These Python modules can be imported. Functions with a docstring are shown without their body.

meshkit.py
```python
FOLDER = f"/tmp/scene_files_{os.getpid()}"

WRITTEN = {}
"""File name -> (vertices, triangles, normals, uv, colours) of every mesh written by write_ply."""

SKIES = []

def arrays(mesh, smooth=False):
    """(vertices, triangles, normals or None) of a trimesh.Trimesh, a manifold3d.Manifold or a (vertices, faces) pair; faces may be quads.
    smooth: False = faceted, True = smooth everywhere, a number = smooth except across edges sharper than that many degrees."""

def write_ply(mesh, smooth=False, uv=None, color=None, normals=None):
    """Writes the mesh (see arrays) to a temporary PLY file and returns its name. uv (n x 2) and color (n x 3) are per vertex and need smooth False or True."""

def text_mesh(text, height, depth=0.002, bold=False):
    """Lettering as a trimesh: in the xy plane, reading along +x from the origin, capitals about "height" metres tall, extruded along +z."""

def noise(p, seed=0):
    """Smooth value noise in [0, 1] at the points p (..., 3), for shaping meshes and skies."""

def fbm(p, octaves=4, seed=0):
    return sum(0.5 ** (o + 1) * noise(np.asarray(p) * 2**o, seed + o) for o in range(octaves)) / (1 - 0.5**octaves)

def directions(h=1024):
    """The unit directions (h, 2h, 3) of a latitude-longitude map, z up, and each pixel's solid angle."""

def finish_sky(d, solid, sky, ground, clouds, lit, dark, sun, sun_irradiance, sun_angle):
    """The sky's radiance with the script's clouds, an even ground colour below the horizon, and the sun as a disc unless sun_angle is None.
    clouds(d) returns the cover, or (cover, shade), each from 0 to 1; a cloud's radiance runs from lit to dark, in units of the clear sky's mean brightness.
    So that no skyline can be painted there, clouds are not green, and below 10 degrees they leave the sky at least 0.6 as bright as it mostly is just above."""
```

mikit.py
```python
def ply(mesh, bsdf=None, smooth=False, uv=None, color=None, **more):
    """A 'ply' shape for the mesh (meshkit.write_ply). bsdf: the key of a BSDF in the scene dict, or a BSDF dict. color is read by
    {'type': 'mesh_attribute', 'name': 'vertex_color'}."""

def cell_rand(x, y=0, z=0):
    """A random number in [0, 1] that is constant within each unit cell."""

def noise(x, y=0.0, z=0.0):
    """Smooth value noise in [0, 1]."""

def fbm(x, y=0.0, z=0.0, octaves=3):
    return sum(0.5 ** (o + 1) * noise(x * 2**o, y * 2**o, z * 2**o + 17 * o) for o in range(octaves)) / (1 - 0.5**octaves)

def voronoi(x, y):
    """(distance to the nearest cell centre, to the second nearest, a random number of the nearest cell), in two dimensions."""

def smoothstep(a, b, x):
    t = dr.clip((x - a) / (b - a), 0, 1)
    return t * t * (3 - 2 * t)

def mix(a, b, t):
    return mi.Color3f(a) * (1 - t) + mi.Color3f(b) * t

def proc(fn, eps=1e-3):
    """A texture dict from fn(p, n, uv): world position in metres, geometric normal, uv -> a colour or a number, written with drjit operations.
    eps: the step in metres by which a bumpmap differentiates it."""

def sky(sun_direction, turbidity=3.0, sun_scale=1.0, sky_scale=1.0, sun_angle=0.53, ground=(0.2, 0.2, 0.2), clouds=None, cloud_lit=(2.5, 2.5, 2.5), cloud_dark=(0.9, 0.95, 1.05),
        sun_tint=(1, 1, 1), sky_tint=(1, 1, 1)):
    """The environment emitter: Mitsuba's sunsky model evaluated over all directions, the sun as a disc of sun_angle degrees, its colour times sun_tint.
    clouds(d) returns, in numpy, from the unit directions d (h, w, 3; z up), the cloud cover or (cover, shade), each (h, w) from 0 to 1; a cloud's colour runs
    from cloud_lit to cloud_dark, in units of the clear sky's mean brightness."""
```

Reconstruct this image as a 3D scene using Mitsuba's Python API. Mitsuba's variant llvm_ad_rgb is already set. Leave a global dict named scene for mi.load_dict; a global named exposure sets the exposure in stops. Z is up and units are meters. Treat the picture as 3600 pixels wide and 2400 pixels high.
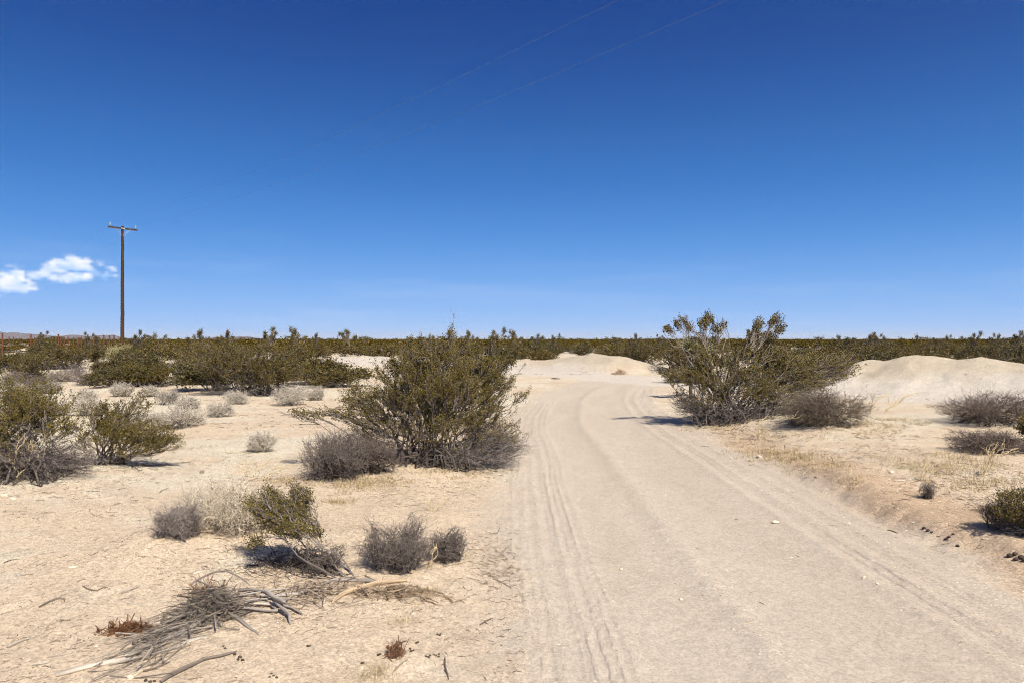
import math
import numpy as np
import drjit as dr
import mitsuba as mi
import trimesh
from scipy.spatial import cKDTree
import mikit, meshkit
from mikit import proc, noise, fbm, smoothstep, mix
T = mi.ScalarTransform4f
scene, labels = {}, {}

# ------------------------------------------------------------------ camera, sky, exposure
CAMZ, F, CX, CY, HY = 1.6, 2600.0, 1800.0, 1200.0, 1192.0      # photograph pixels (3600 x 2400)
pitch = math.atan((HY - CY) / F)
scene['air'] = {'type': 'homogeneous', 'albedo': {'type': 'rgb', 'value': (.95, .95, .95)}, 'sigma_t': 4e-5}
scene['camera'] = {'type': 'perspective', 'fov': math.degrees(2 * math.atan(1800.0 / F)), 'fov_axis': 'x', 'near_clip': 0.05, 'far_clip': 40000.0,
                   'to_world': T().look_at(origin=[0, 0, CAMZ], target=[0, math.cos(pitch), CAMZ + math.sin(pitch)], up=[0, 0, 1]), 'medium': {'type': 'ref', 'id': 'air'}}
exposure = 2.16
SUN = [0.46, -0.80, 1.08]
SKYK = 10.1

def sky_clouds(d):
    az = np.degrees(np.arctan2(d[..., 0], d[..., 1]))
    el = np.degrees(np.arcsin(np.clip(d[..., 2], -1, 1)))
    q = np.stack([az * 0.75, el * 1.3, az * 0], -1)
    n1 = meshkit.fbm(q * 1.1, 5, 3)
    n2 = meshkit.fbm(q * 2.6 + 7, 4, 9)
    field, shade = np.full(az.shape, -1.0), np.full(az.shape, 0.0)
    for px, py, wx, wy, s in PUFFS:
        a, e = math.degrees(math.atan((px - CX) / F)), math.degrees(math.atan((HY - py) / F * math.cos(math.atan((px - CX) / F))))
        g = s * (1 - np.sqrt(((az - a) / wx) ** 2 + ((el - e) / wy) ** 2))
        better = g > field
        field = np.maximum(field, g)
        shade = np.where(better, np.clip(0.45 - (el - e) / wy * 0.6 - (az - a) / wx * 0.2, 0, 1), shade)
    f = field + (n1 - 0.5) * 1.1 + (n2 - 0.5) * 0.8 - .05
    cover = np.clip(f / 0.28, 0, 1) * 0.92
    shade = np.clip(shade * 0.9 + (0.5 - n2) * 1.6 + .12, 0, 1)
    # very thin wisps low over the plain, and the pale veil of dust towards the horizon all round
    w = meshkit.fbm(np.stack([az * 0.11 - el * 0.25, el * 1.25 + az * 0.02, az * 0], -1), 4, 21)
    wisp = np.clip((w - 0.56) / 0.25, 0, 1) * np.clip((9 - el) / 6, 0, 1) * np.clip(el / 1.0, 0, 1) * 0.06
    veil = np.interp(el, VEIL[0], VEIL[1])
    hue = np.interp(el, VEIL[0], VEIL[2])
    # the wide pale aureole round the sun, behind the camera
    sd = np.asarray(SUN) / np.linalg.norm(SUN)
    glow = .5 * np.exp(-(np.degrees(np.arccos(np.clip(d @ sd, -1, 1))) / 44) ** 2)
    hue = (hue * veil + .35 * glow) / np.maximum(veil + glow, 1e-6)
    veil = veil + (1 - veil) * glow
    c = veil + (1 - veil) * np.maximum(cover, wisp)
    wc = np.maximum(cover, wisp) / np.maximum(c, 1e-6)
    return c, wc * np.where(cover > wisp, shade * .68, 0.1) + (1 - wc) * hue

VEIL = ([0, 1.9, 5, 8.2, 12, 16.4, 20, 24.6, 32, 90], [.86, .77, .60, .43, .26, .13, .06, .012, 0, 0], [.66, .74, .86, .95, .99, 1, 1, 1, 1, 1])
PUFFS = [(252, 916, .75, .62, .9), (284, 936, .75, .6, .85), (226, 936, .85, .6, .85), (190, 950, .9, .6, .8), (156, 966, .85, .5, .75), (126, 968, .6, .4, .6), (268, 976, .95, .42, .8), (205, 978, 1.5, .42, .8),
         (38, 998, 1.3, .6, .55), (-30, 1000, 1.6, .8, .7), (85, 1008, .9, .4, .55), (116, 1015, .5, .25, .5), (54, 962, .6, .4, .3), (-20, 970, .9, .5, .4),
         (326, 947, .6, .25, .40), (352, 936, .55, .25, .42), (392, 947, .7, .22, .38), (371, 966, .5, .25, .38), (605, 1048, .32, .14, .30)]
scene['sky'] = mikit.sky(SUN, turbidity=2.3, clouds=sky_clouds, cloud_lit=(SKYK, SKYK, SKYK), cloud_dark=(.11 * SKYK, .445 * SKYK, SKYK), sky_tint=(.042, .152, .415), sun_tint=(.95, 1.03, 1.14), ground=(.4, .32, .24))

# ------------------------------------------------------------------ helpers
def sst(a, b, x):
    t = np.clip((x - a) / (b - a), 0, 1)
    return t * t * (3 - 2 * t)

def n2(x, y, s, seed=0, o=3):
    x, y = np.broadcast_arrays(np.asarray(x, float), np.asarray(y, float))
    return meshkit.fbm(np.stack([x / s, y / s, np.zeros_like(x) + seed * 3.7], -1), o, seed) - 0.5

COUNT = {}
def key_of(name):
    COUNT[name] = COUNT.get(name, -1) + 1
    return name if COUNT[name] == 0 else f'{name}_{COUNT[name]:03d}'

def tag(k, label, cat=None, group=None, kind=None):
    d = {'label': label}
    if cat: d['category'] = cat
    if group: d['group'] = group
    if kind: d['kind'] = kind
    labels[k] = d

# ------------------------------------------------------------------ terrain
def bend(y):
    return 0.0105 * np.clip(y - 12, 0, 14) ** 2 + np.clip(y - 26, 0, None) * .3

CROSS = np.array([(26, 10.5), (19, 14.5), (11.7, 19.8), (8.6, 23.4), (5.9, 28.0), (3.0, 33.2), (0, 37.6), (-5, 43.5), (-10, 48.0), (-25, 60)], float)
def poly_dist(x, y, P):
    """distance, side, parameter along the polyline"""
    best, side, par = np.full(np.shape(x), 1e9), np.zeros(np.shape(x)), np.zeros(np.shape(x))
    for i in range(len(P) - 1):
        a, d = P[i], P[i + 1] - P[i]
        t = np.clip(((x - a[0]) * d[0] + (y - a[1]) * d[1]) / (d @ d), 0, 1)
        ex, ey = x - a[0] - t * d[0], y - a[1] - t * d[1]
        r = np.hypot(ex, ey)
        m = r < best
        best, par = np.where(m, r, best), np.where(m, i + t, par)
        side = np.where(m, np.sign(d[1] * ex - d[0] * ey), side)      # negative: beyond, positive: the camera's side
    return best, side, par

BERM = [(800, 62, .0), (1000, 58, .2), (1150, 54, .3), (1250, 52, .5), (1350, 50, .48), (1450, 48, .36), (1550, 46, .2), (1650, 45, .3), (1700, 44, .44), (1800, 42.5, .54), (1900, 41, .48),
        (2000, 39.5, .68), (2100, 38, .87), (2150, 37, .78), (2200, 36, .74), (2250, 35.3, .57), (2330, 34, .12), (2450, 32, .05), (2550, 30, .34), (2650, 28.5, .52), (2750, 27.5, .3), (2850, 26.6, .1),
        (2950, 25.8, .35), (3030, 25.2, .92), (3100, 24.7, .86), (3230, 24, 1.1), (3300, 23.6, 1.07), (3370, 23.2, .96), (3460, 22.6, 1.03), (3540, 22, .92), (3600, 21.6, .87), (3800, 20.5, .85), (4200, 18.5, .6), (4600, 17, .1)]
BP = np.array([((px - CX) / F * d, d) for px, d, z in BERM])
BZ = np.array([z for _, _, z in BERM])
MOUNDS = []          # (x, y, radius, height) sand hummocks under shrubs

def berm(x, y):
    wx = x + n2(x, y, 2.2, 5) * .7
    wy = y + n2(x, y, 2.2, 6) * .7
    d, s, t = poly_dist(wx, wy, BP)
    zc = np.interp(t, np.arange(len(BZ)), BZ)
    w = np.where(s > 0, 1.3 + 2.1 * zc, 1.5 + 1.3 * zc)      # half-width: the road side and the far side
    q = np.clip(d / w, 0, 1)
    prof = 0.5 * (1 + np.cos(np.pi * q ** 0.92))
    return zc * prof * (1 + .10 * n2(x, y, .8, 8) * 2)

def road_u(x, y):
    return x - bend(y)

def H(x, y):
    x, y = np.broadcast_arrays(np.asarray(x, float), np.asarray(y, float))
    u = road_u(x, y)
    near = 1 - sst(60, 160, np.hypot(x, y))
    cd = poly_dist(x, y, CROSS)[0]
    onroad = sst(-.55, .1, u) * (1 - sst(3.1, 3.7, u)) * (1 - sst(26, 30, y))
    oncross = 1 - sst(1.7, 3.2, cd)
    soft = 1 - np.maximum(onroad, oncross)
    h = n2(x, y, 3.0, 1) * .13 * soft * near + n2(x, y, 26.0, 2) * .35 * sst(12, 40, np.hypot(x, y)) * near * (1 - .8 * oncross)
    h = h + n2(x, y, .35, 3) * (.010 + .024 * soft) * near + n2(x, y, .07, 4, 2) * (.004 + .005 * soft) * (1 - sst(8, 20, np.hypot(x, y)))
    # the left verge stands a little proud, the right verge is a cut bank
    h = h + .04 * (1 - sst(-1.1, .05, u + n2(x, y, 1.2, 11) * .3)) * (1 - sst(18, 26, y))
    bank = sst(3.18, 3.62, u + n2(x, y, .5, 12) * .34 + n2(x, y, .14, 16) * .10 + n2(x, y, 2.0, 13) * .3)
    wide = sst(3.1, 5.2, u + n2(x, y, 1.6, 13) * .4)
    k = sst(3.2, 4.4, y) * (1 - sst(7.6, 10.2, y))
    h = h + .15 * (bank * k + wide * (1 - k)) * (1 - sst(18, 24, y)) * sst(2.5, 4, cd)
    # tyre ruts
    fade = onroad * (1 - sst(22, 27, y))
    jag = n2(x, y, .16, 14) * .05
    def ridge(c, w, a): return a * np.exp(-((u + jag - c - n2(0 * x, y, 2.5, 15) * .10) / w) ** 2)
    r = ridge(1.30, .10, .016) * (.6 + 1.2 * (n2(x, y, .12, 17) + .5)) + ridge(2.40, .06, .013) + ridge(2.66, .05, .010) + ridge(2.9, .05, .009) + ridge(3.12, .05, .008)
    r = r - ridge(.85, .28, .010) - ridge(1.85, .36, .014) - ridge(2.52, .05, .007)
    for i, c in enumerate((.02, .13, .25, .37, .49, .60)):
        r = r + ridge(c + .02 * math.sin(i * 5), .028, .010) * (.5 + (n2(x, y, .9, 30 + i) + .5))
    h = h + r * fade + oncross * ( -.03 + .03 * np.exp(-((cd - 1.9) / .35) ** 2))
    for mx, my, mr, mh in MOUNDS:
        h = h + mh * np.exp(-((x - mx) ** 2 + (y - my) ** 2) / mr ** 2)
    return h + berm(x, y)

def at(px, py, it=10):
    """the ground point seen at a photograph pixel"""
    z = 0.0
    for _ in range(it):
        d = F * (CAMZ - z) / max(py - HY, 1.0)
        z = .5 * z + .5 * float(H((px - CX) / F * d, d))
    d = F * (CAMZ - z) / max(py - HY, 1.0)
    return np.array([(px - CX) / F * d, d, float(H((px - CX) / F * d, d))])

for px, py, r, h in [(1500, 1625, 1.0, .07), (1200, 1670, .7, .07), (2560, 1478, 1.5, .10), (2900, 1488, 1.2, .10), (3450, 1480, 1.1, .10), (200, 1670, 1.1, .08), (1420, 1985, .5, .04), (690, 1880, .5, .05), (560, 1905, .35, .05), (760, 1510, .6, .06), (700, 1500, .7, .05)]:
    p = at(px, py)
    MOUNDS.append((p[0], p[1], r, h))

def graded(lo, hi, fine, far_lo, far_hi, g):
    a = list(np.arange(lo, hi, fine))
    s, v = fine, hi
    while v < far_hi:
        a.append(v); s *= g; v += s
    a.append(far_hi)
    s, v, b = fine, lo, []
    while v > far_lo:
        s *= g; v -= s; b.append(max(v, far_lo))
    return np.array(sorted(b) + a)

gx = graded(-3.4, 4.6, .028, -14000, 14000, 1.040)
gy = graded(2.6, 10.5, .034, -300, 14000, 1.021)
GX, GY = np.meshgrid(gx, gy)
GZ = np.zeros_like(GX)
nearm = (np.abs(GX) < 300) & (GY < 300) & (GY > -300)
GZ[nearm] = H(GX[nearm], GY[nearm])
V = np.stack([GX, GY, GZ], -1).reshape(-1, 3)
ny, nx = GX.shape
ii = (np.arange(ny - 1)[:, None] * nx + np.arange(nx - 1)).ravel()
Fq = np.stack([ii, ii + 1, ii + nx + 1, ii + nx], 1)
FT = np.vstack([Fq[:, [0, 1, 2]], Fq[:, [0, 2, 3]]])
cen = V[Fq].mean(1)
u_ = road_u(cen[:, 0], cen[:, 1])
cd_ = poly_dist(cen[:, 0], cen[:, 1], CROSS)[0]
isroad = (u_ > -.1) & (u_ < 3.3) & (cen[:, 1] < 34) & (cd_ > 2.0)
iscross = cd_ <= 2.0
bz = np.zeros(len(cen)); nb = (np.abs(cen[:, 0]) < 80) & (cen[:, 1] < 90) & (cen[:, 1] > 5)
bz[nb] = berm(cen[nb, 0], cen[nb, 1])
isberm = (bz > .045) & ~isroad & ~iscross
bx_ = cen[:, 0] / np.maximum(cen[:, 1], 1) * F + CX
groups = {'dirt_road': isroad, 'gravel_road': iscross & ~isroad, 'sand_bank': isberm & (bx_ < 2400), 'sand_bank_001': isberm & (bx_ >= 2400)}
rest = ~(isroad | iscross | isberm)
groups['ground'] = rest

# normals are worked out on the whole sheet so that the pieces meet without a seam
nn = np.zeros_like(V); fc = np.cross(V[FT[:, 1]] - V[FT[:, 0]], V[FT[:, 2]] - V[FT[:, 0]])
for k in range(3): np.add.at(nn, FT[:, k], fc)
nn /= np.linalg.norm(nn, axis=1, keepdims=True)
def piece(mask):
    f = np.vstack([Fq[mask][:, [0, 1, 2]], Fq[mask][:, [0, 2, 3]]])
    used, inv = np.unique(f, return_inverse=True)
    path = meshkit.write_ply((V[used], inv.reshape(-1, 3)), False, None, None, normals=nn[used])
    return {'type': 'ply', 'filename': path, 'face_normals': False, 'bsdf': {'type': 'ref', 'id': 'sand'}}

def cross_mask(x, y):
    d = mi.Float(1e9)
    for i in range(len(CROSS) - 1):
        a, e = CROSS[i], CROSS[i + 1] - CROSS[i]
        t = dr.clip(((x - a[0]) * e[0] + (y - a[1]) * e[1]) / (e @ e), 0, 1)
        d = dr.minimum(d, dr.sqrt(dr.square(x - a[0] - t * e[0]) + dr.square(y - a[1] - t * e[1])))
    return d

def sand_color(p, n, uv):
    x, y = p.x, p.y
    r = dr.sqrt(x * x + y * y)
    lo = fbm(x * .55, y * .55, 3.0, 3)
    mid = fbm(x * 3.1, y * 3.1, 9.0, 3)
    c = mix(SAND_LIGHT, SAND_WARM, smoothstep(.36, .64, lo * .65 + mid * .35 + .10 * smoothstep(-2.6, -.6, x) * (1 - smoothstep(9, 16, y))))
    uu = x - 0.0105 * dr.square(dr.clip(y - 12, 0, 14)) - dr.maximum(y - 26, 0) * .3 + (fbm(x * 1.5, y * .9, 4.0, 3) - .5) * .55
    rm = smoothstep(-.55, .28, uu + (noise(x * 9, y * 7, 3.0) - .5) * .25 + (noise(x * 40, y * 40, 5.0) - .5) * .18) * (1 - smoothstep(3.0, 3.45, uu)) * (1 - smoothstep(27, 31, y))
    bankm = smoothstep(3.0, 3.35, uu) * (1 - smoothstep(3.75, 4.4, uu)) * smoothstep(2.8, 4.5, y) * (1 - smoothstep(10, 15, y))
    cm = 1 - smoothstep(1.6, 2.6, cross_mask(x, y) + (fbm(x, y, 2.0, 2) - .5) * 1.2)
    c = mix(c, SHADED_SOIL, bankm * .8)  # cut bank face: damp soil and its shading painted as one brown
    c = mix(c, (.43, .375, .29), smoothstep(.22, .5, p.z) * .8)                  # bank sand painted darker to offset the sun on its slopes
    road = mix(ROAD_A, ROAD_B, smoothstep(.35, .68, fbm(uu * 2.4, y * .35, 6.0, 3)))
    c = mix(c, road, rm)
    c = mix(c, CROSS_C, cm * .85)
    # grains: pale and dark gravel of a centimetre and less
    g1 = noise(x * 95, y * 95, 1.0)
    g2 = noise(x * 240, y * 240, 5.0)
    g3 = noise(x * 34, y * 34, 8.0)
    close = 1 - smoothstep(9, 26, r)
    k = 1 + close * ((g1 - .5) * .46 + (g2 - .5) * .36) + (g3 - .5) * .24 + (fbm(x * 7, y * 7, 2.0, 2) - .5) * .16
    kk = k
    c = c * kk
    k = k * (1 - .45 * rm) + .45 * rm
    c = c * (k / kk)
    c = mix(c, (.62, .56, .47), smoothstep(.83, .93, g1) * .5 * close * (1 - .7 * rm))
    c = mix(c, (.19, .135, .095), smoothstep(.82, .95, noise(x * 62, y * 62, 12.0)) * .5 * close * (1 - .75 * rm))
    # organic litter darkens the open ground in drifts
    c = mix(c, (.24, .175, .11), smoothstep(.60, .80, fbm(x * 1.3, y * 2.0, 31.0, 4)) * .18 * (1 - rm) * (1 - cm))
    # low grey-olive plant cover on the far plain, where bushes can no longer be told apart
    far = smoothstep(130, 420, r)
    return mix(c, mix((.085, .075, .036), (.14, .115, .065), noise(x * .08, y * .08)), far * .93)

def sand_bump(p, n, uv):
    x, y = p.x, p.y
    r = dr.sqrt(x * x + y * y)
    u = x - 0.0105 * dr.square(dr.clip(y - 12, 0, 14))
    wob = (noise(y * .5, 0 * y, 2.0) - .5) * .12
    v = u + wob + (noise(x * 22, y * 9, 9.0) - .5) * .016 + .003 * dr.sin(y * 40)                                   # the zigzag of the tyre blocks
    worn = smoothstep(.25, .62, fbm(x * 2.6, y * .6, 11.0, 3))
    def tread(a, b, pitch): return smoothstep(a, a + .05, u + wob) * (1 - smoothstep(b - .05, b, u + wob)) * smoothstep(.15, .95, .5 + .5 * dr.sin(v * (2 * math.pi / pitch)))
    t = (tread(.02, .24, .072) + tread(.33, .62, .066) + tread(2.42, 2.68, .075) + tread(2.78, 3.05, .08)) * (1 - smoothstep(20, 26, y)) * worn
    lumps = smoothstep(13, 20, r) * (1 - smoothstep(70, 120, r))
    return noise(x * 60, y * 60) * .5 + noise(x * 140, y * 140, 3.0) * .25 + fbm(x * 14, y * 14, 7.0, 2) * .5 + t * (.35 + 1.1 * noise(x * 14, y * 14, 4.0)) * .95 + lumps * fbm(x * 2.6, y * 2.6, 17.0, 3) * 10.0

SAND_LIGHT, SAND_WARM, ROAD_A, ROAD_B, CROSS_C = (.525, .475, .38), (.495, .405, .305), (.46, .405, .34), (.44, .38, .315), (.50, .46, .41)
SHADED_SOIL = (.41, .30, .205)
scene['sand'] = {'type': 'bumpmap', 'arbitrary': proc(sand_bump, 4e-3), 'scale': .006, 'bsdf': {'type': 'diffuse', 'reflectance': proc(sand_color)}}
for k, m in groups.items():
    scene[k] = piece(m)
tag('dirt_road', 'pale sandy dirt road with tyre tracks curving ahead from the camera', kind='structure')
tag('gravel_road', 'whitish dirt road crossing in front of the sand banks', kind='structure')
tag('sand_bank', 'low smooth bank of sand beyond the bend in the middle', kind='structure')
tag('sand_bank_001', 'rounded double-humped bank of pale sand at the right', kind='structure')
tag('ground', 'sandy desert ground strewn with fine gravel and plant litter', kind='structure')

# ------------------------------------------------------------------ far hills
def ridge_hills(name, label, pts, dist, depth, seed, bsdf):
    px = np.linspace(pts[0][0], pts[-1][0], 260)
    top = np.interp(px, [p[0] for p in pts], [p[1] for p in pts])
    x = (px - CX) / F * dist
    v = np.linspace(0, 1, 40)
    X = x[None] * (1 + v[:, None] * depth / dist)
    Y = dist + v[:, None] * depth + 0 * X
    env = np.sin(np.clip(v * 1.15, 0, 1) * np.pi)[:, None] ** .8
    hz = top[None] / F * (dist + depth * .42) + CAMZ * (top[None] > 0)
    rough = meshkit.fbm(np.stack([X / (dist * .03), Y / (dist * .03), X * 0], -1), 5, seed)
    rid = 1 - np.abs(meshkit.fbm(np.stack([X / (dist * .016), Y / (dist * .05), X * 0], -1), 4, seed + 5) - .5) * 2
    Z = hz * env * (.55 + .3 * rough + .35 * rid) - 2
    vv = np.stack([X, Y, Z], -1).reshape(-1, 3)
    n = len(px)
    i = (np.arange(39)[:, None] * n + np.arange(n - 1)).ravel()
    scene[name] = mikit.ply((vv, np.stack([i, i + 1, i + n + 1, i + n], 1)), bsdf, smooth=True)
    tag(name, label, kind='structure')

scene['hill_rock'] = {'type': 'diffuse', 'reflectance': proc(lambda p, n, uv: mix((.085, .078, .098), (.145, .128, .145), fbm(p.x * .004, p.y * .004, p.z * .02, 4)))}  # rock tinted darker and bluer, painting in part of the distance haze
ridge_hills('hills', 'far purple-blue desert hills along the left horizon', [(-900, 20), (-500, 34), (-200, 22), (0, 27), (15, 22), (45, 23), (100, 20), (160, 15), (195, 9), (215, 10), (245, 15), (290, 15), (306, 9), (357, 13), (397, 14), (422, 9), (446, 4), (480, 1), (520, 0)], 5600, 1700, 3, 'hill_rock')
ridge_hills('hills_001', 'low brown hill on the horizon between the pole and the tree yucca', [(690, 0), (742, 5), (760, 8), (800, 7), (850, 10), (880, 9), (905, 4), (935, 3), (960, 0)], 4200, 700, 8, 'hill_rock')

scene['haze'] = {'type': 'cube', 'to_world': T().translate([0, 7300, 46]).scale([15000, 7700, 50]), 'bsdf': {'type': 'null'}, 'interior': {'type': 'ref', 'id': 'air'}}
tag('haze', 'thin dusty haze over the plain', 'haze', kind='stuff')

# ------------------------------------------------------------------ plants: generators
scene['wood'] = {'type': 'twosided', 'bsdf': {'type': 'diffuse', 'reflectance': {'type': 'mesh_attribute', 'name': 'vertex_color'}}}
scene['leaf'] = {'type': 'twosided', 'bsdf': {'type': 'principled', 'base_color': {'type': 'mesh_attribute', 'name': 'vertex_color'}, 'roughness': .55, 'specular': .35}}

class Mesh:
    def __init__(s): s.v, s.f, s.c, s.n = [], [], [], 0
    def add(s, v, f, c):
        s.v.append(v); s.f.append(f + s.n); s.c.append(np.broadcast_to(c, v.shape)); s.n += len(v)
    def ply(s, bsdf, smooth=False, **k):
        return mikit.ply((np.vstack(s.v), np.vstack(s.f)), bsdf, smooth=smooth, color=np.vstack(s.c), **k)

def tubes(mesh, P, R, sides, C):
    """n polylines of k points as tubes; P (n,k,3), R (n,k), C (n,3)"""
    n, k, _ = P.shape
    t = np.gradient(P, axis=1)
    t /= np.linalg.norm(t, axis=2, keepdims=True) + 1e-9
    ref = np.where(np.abs(t[..., 2:]) < .85, [0, 0, 1.0], [1.0, 0, 0])
    a = np.cross(t, ref); a /= np.linalg.norm(a, axis=2, keepdims=True) + 1e-9
    b = np.cross(t, a)
    ang = np.arange(sides) * 2 * np.pi / sides
    v = P[:, :, None] + R[:, :, None, None] * (np.cos(ang)[:, None] * a[:, :, None] + np.sin(ang)[:, None] * b[:, :, None])
    base = (np.arange(n)[:, None, None] * k + np.arange(k - 1)[None, :, None]) * sides
    j, j1 = np.arange(sides), (np.arange(sides) + 1) % sides
    q = np.stack([base + j, base + j1, base + sides + j1, base + sides + j], -1).reshape(-1, 4)
    mesh.add(v.reshape(-1, 3), np.vstack([q[:, [0, 1, 2]], q[:, [0, 2, 3]]]), np.repeat(C, k * sides, 0))

def bez(p, d, q, k, rng, wob, pull=.45):
    L = np.linalg.norm(q - p, axis=1, keepdims=True)
    c = p + d * L * pull
    t = np.linspace(0, 1, k)[None, :, None]
    P = (1 - t) ** 2 * p[:, None] + 2 * t * (1 - t) * c[:, None] + t * t * q[:, None]
    w = rng.normal(size=P.shape) * (L * wob)[:, None]
    w[:, 0] = 0; w[:, -1] *= .3
    return P + w

def unit(a): return a / (np.linalg.norm(a, axis=-1, keepdims=True) + 1e-9)

def in_lobes(rng, lobes, n, power, seed, gate=0.0, gs=.28, zmin=.03):
    L = np.array([l[:6] for l in lobes], float)
    wt = np.array([(l[6] if len(l) > 6 else 1) * l[3] * l[4] * l[5] for l in lobes]); wt /= wt.sum()
    out, got = [], 0
    for _ in range(40):
        m = n * 2
        i = rng.choice(len(L), m, p=wt)
        d = unit(rng.normal(size=(m, 3)))
        p = L[i, :3] + d * (rng.random((m, 1)) ** power) * L[i, 3:6]
        ok = p[:, 2] > zmin
        if gate > 0:
            ok &= meshkit.fbm(p / gs + seed * 11.3, 2, seed % 97) > gate + (rng.random(m) - .5) * .16
        out.append(p[ok]); got += ok.sum()
        if got >= n: break
    return np.vstack(out)[:n]

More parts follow.
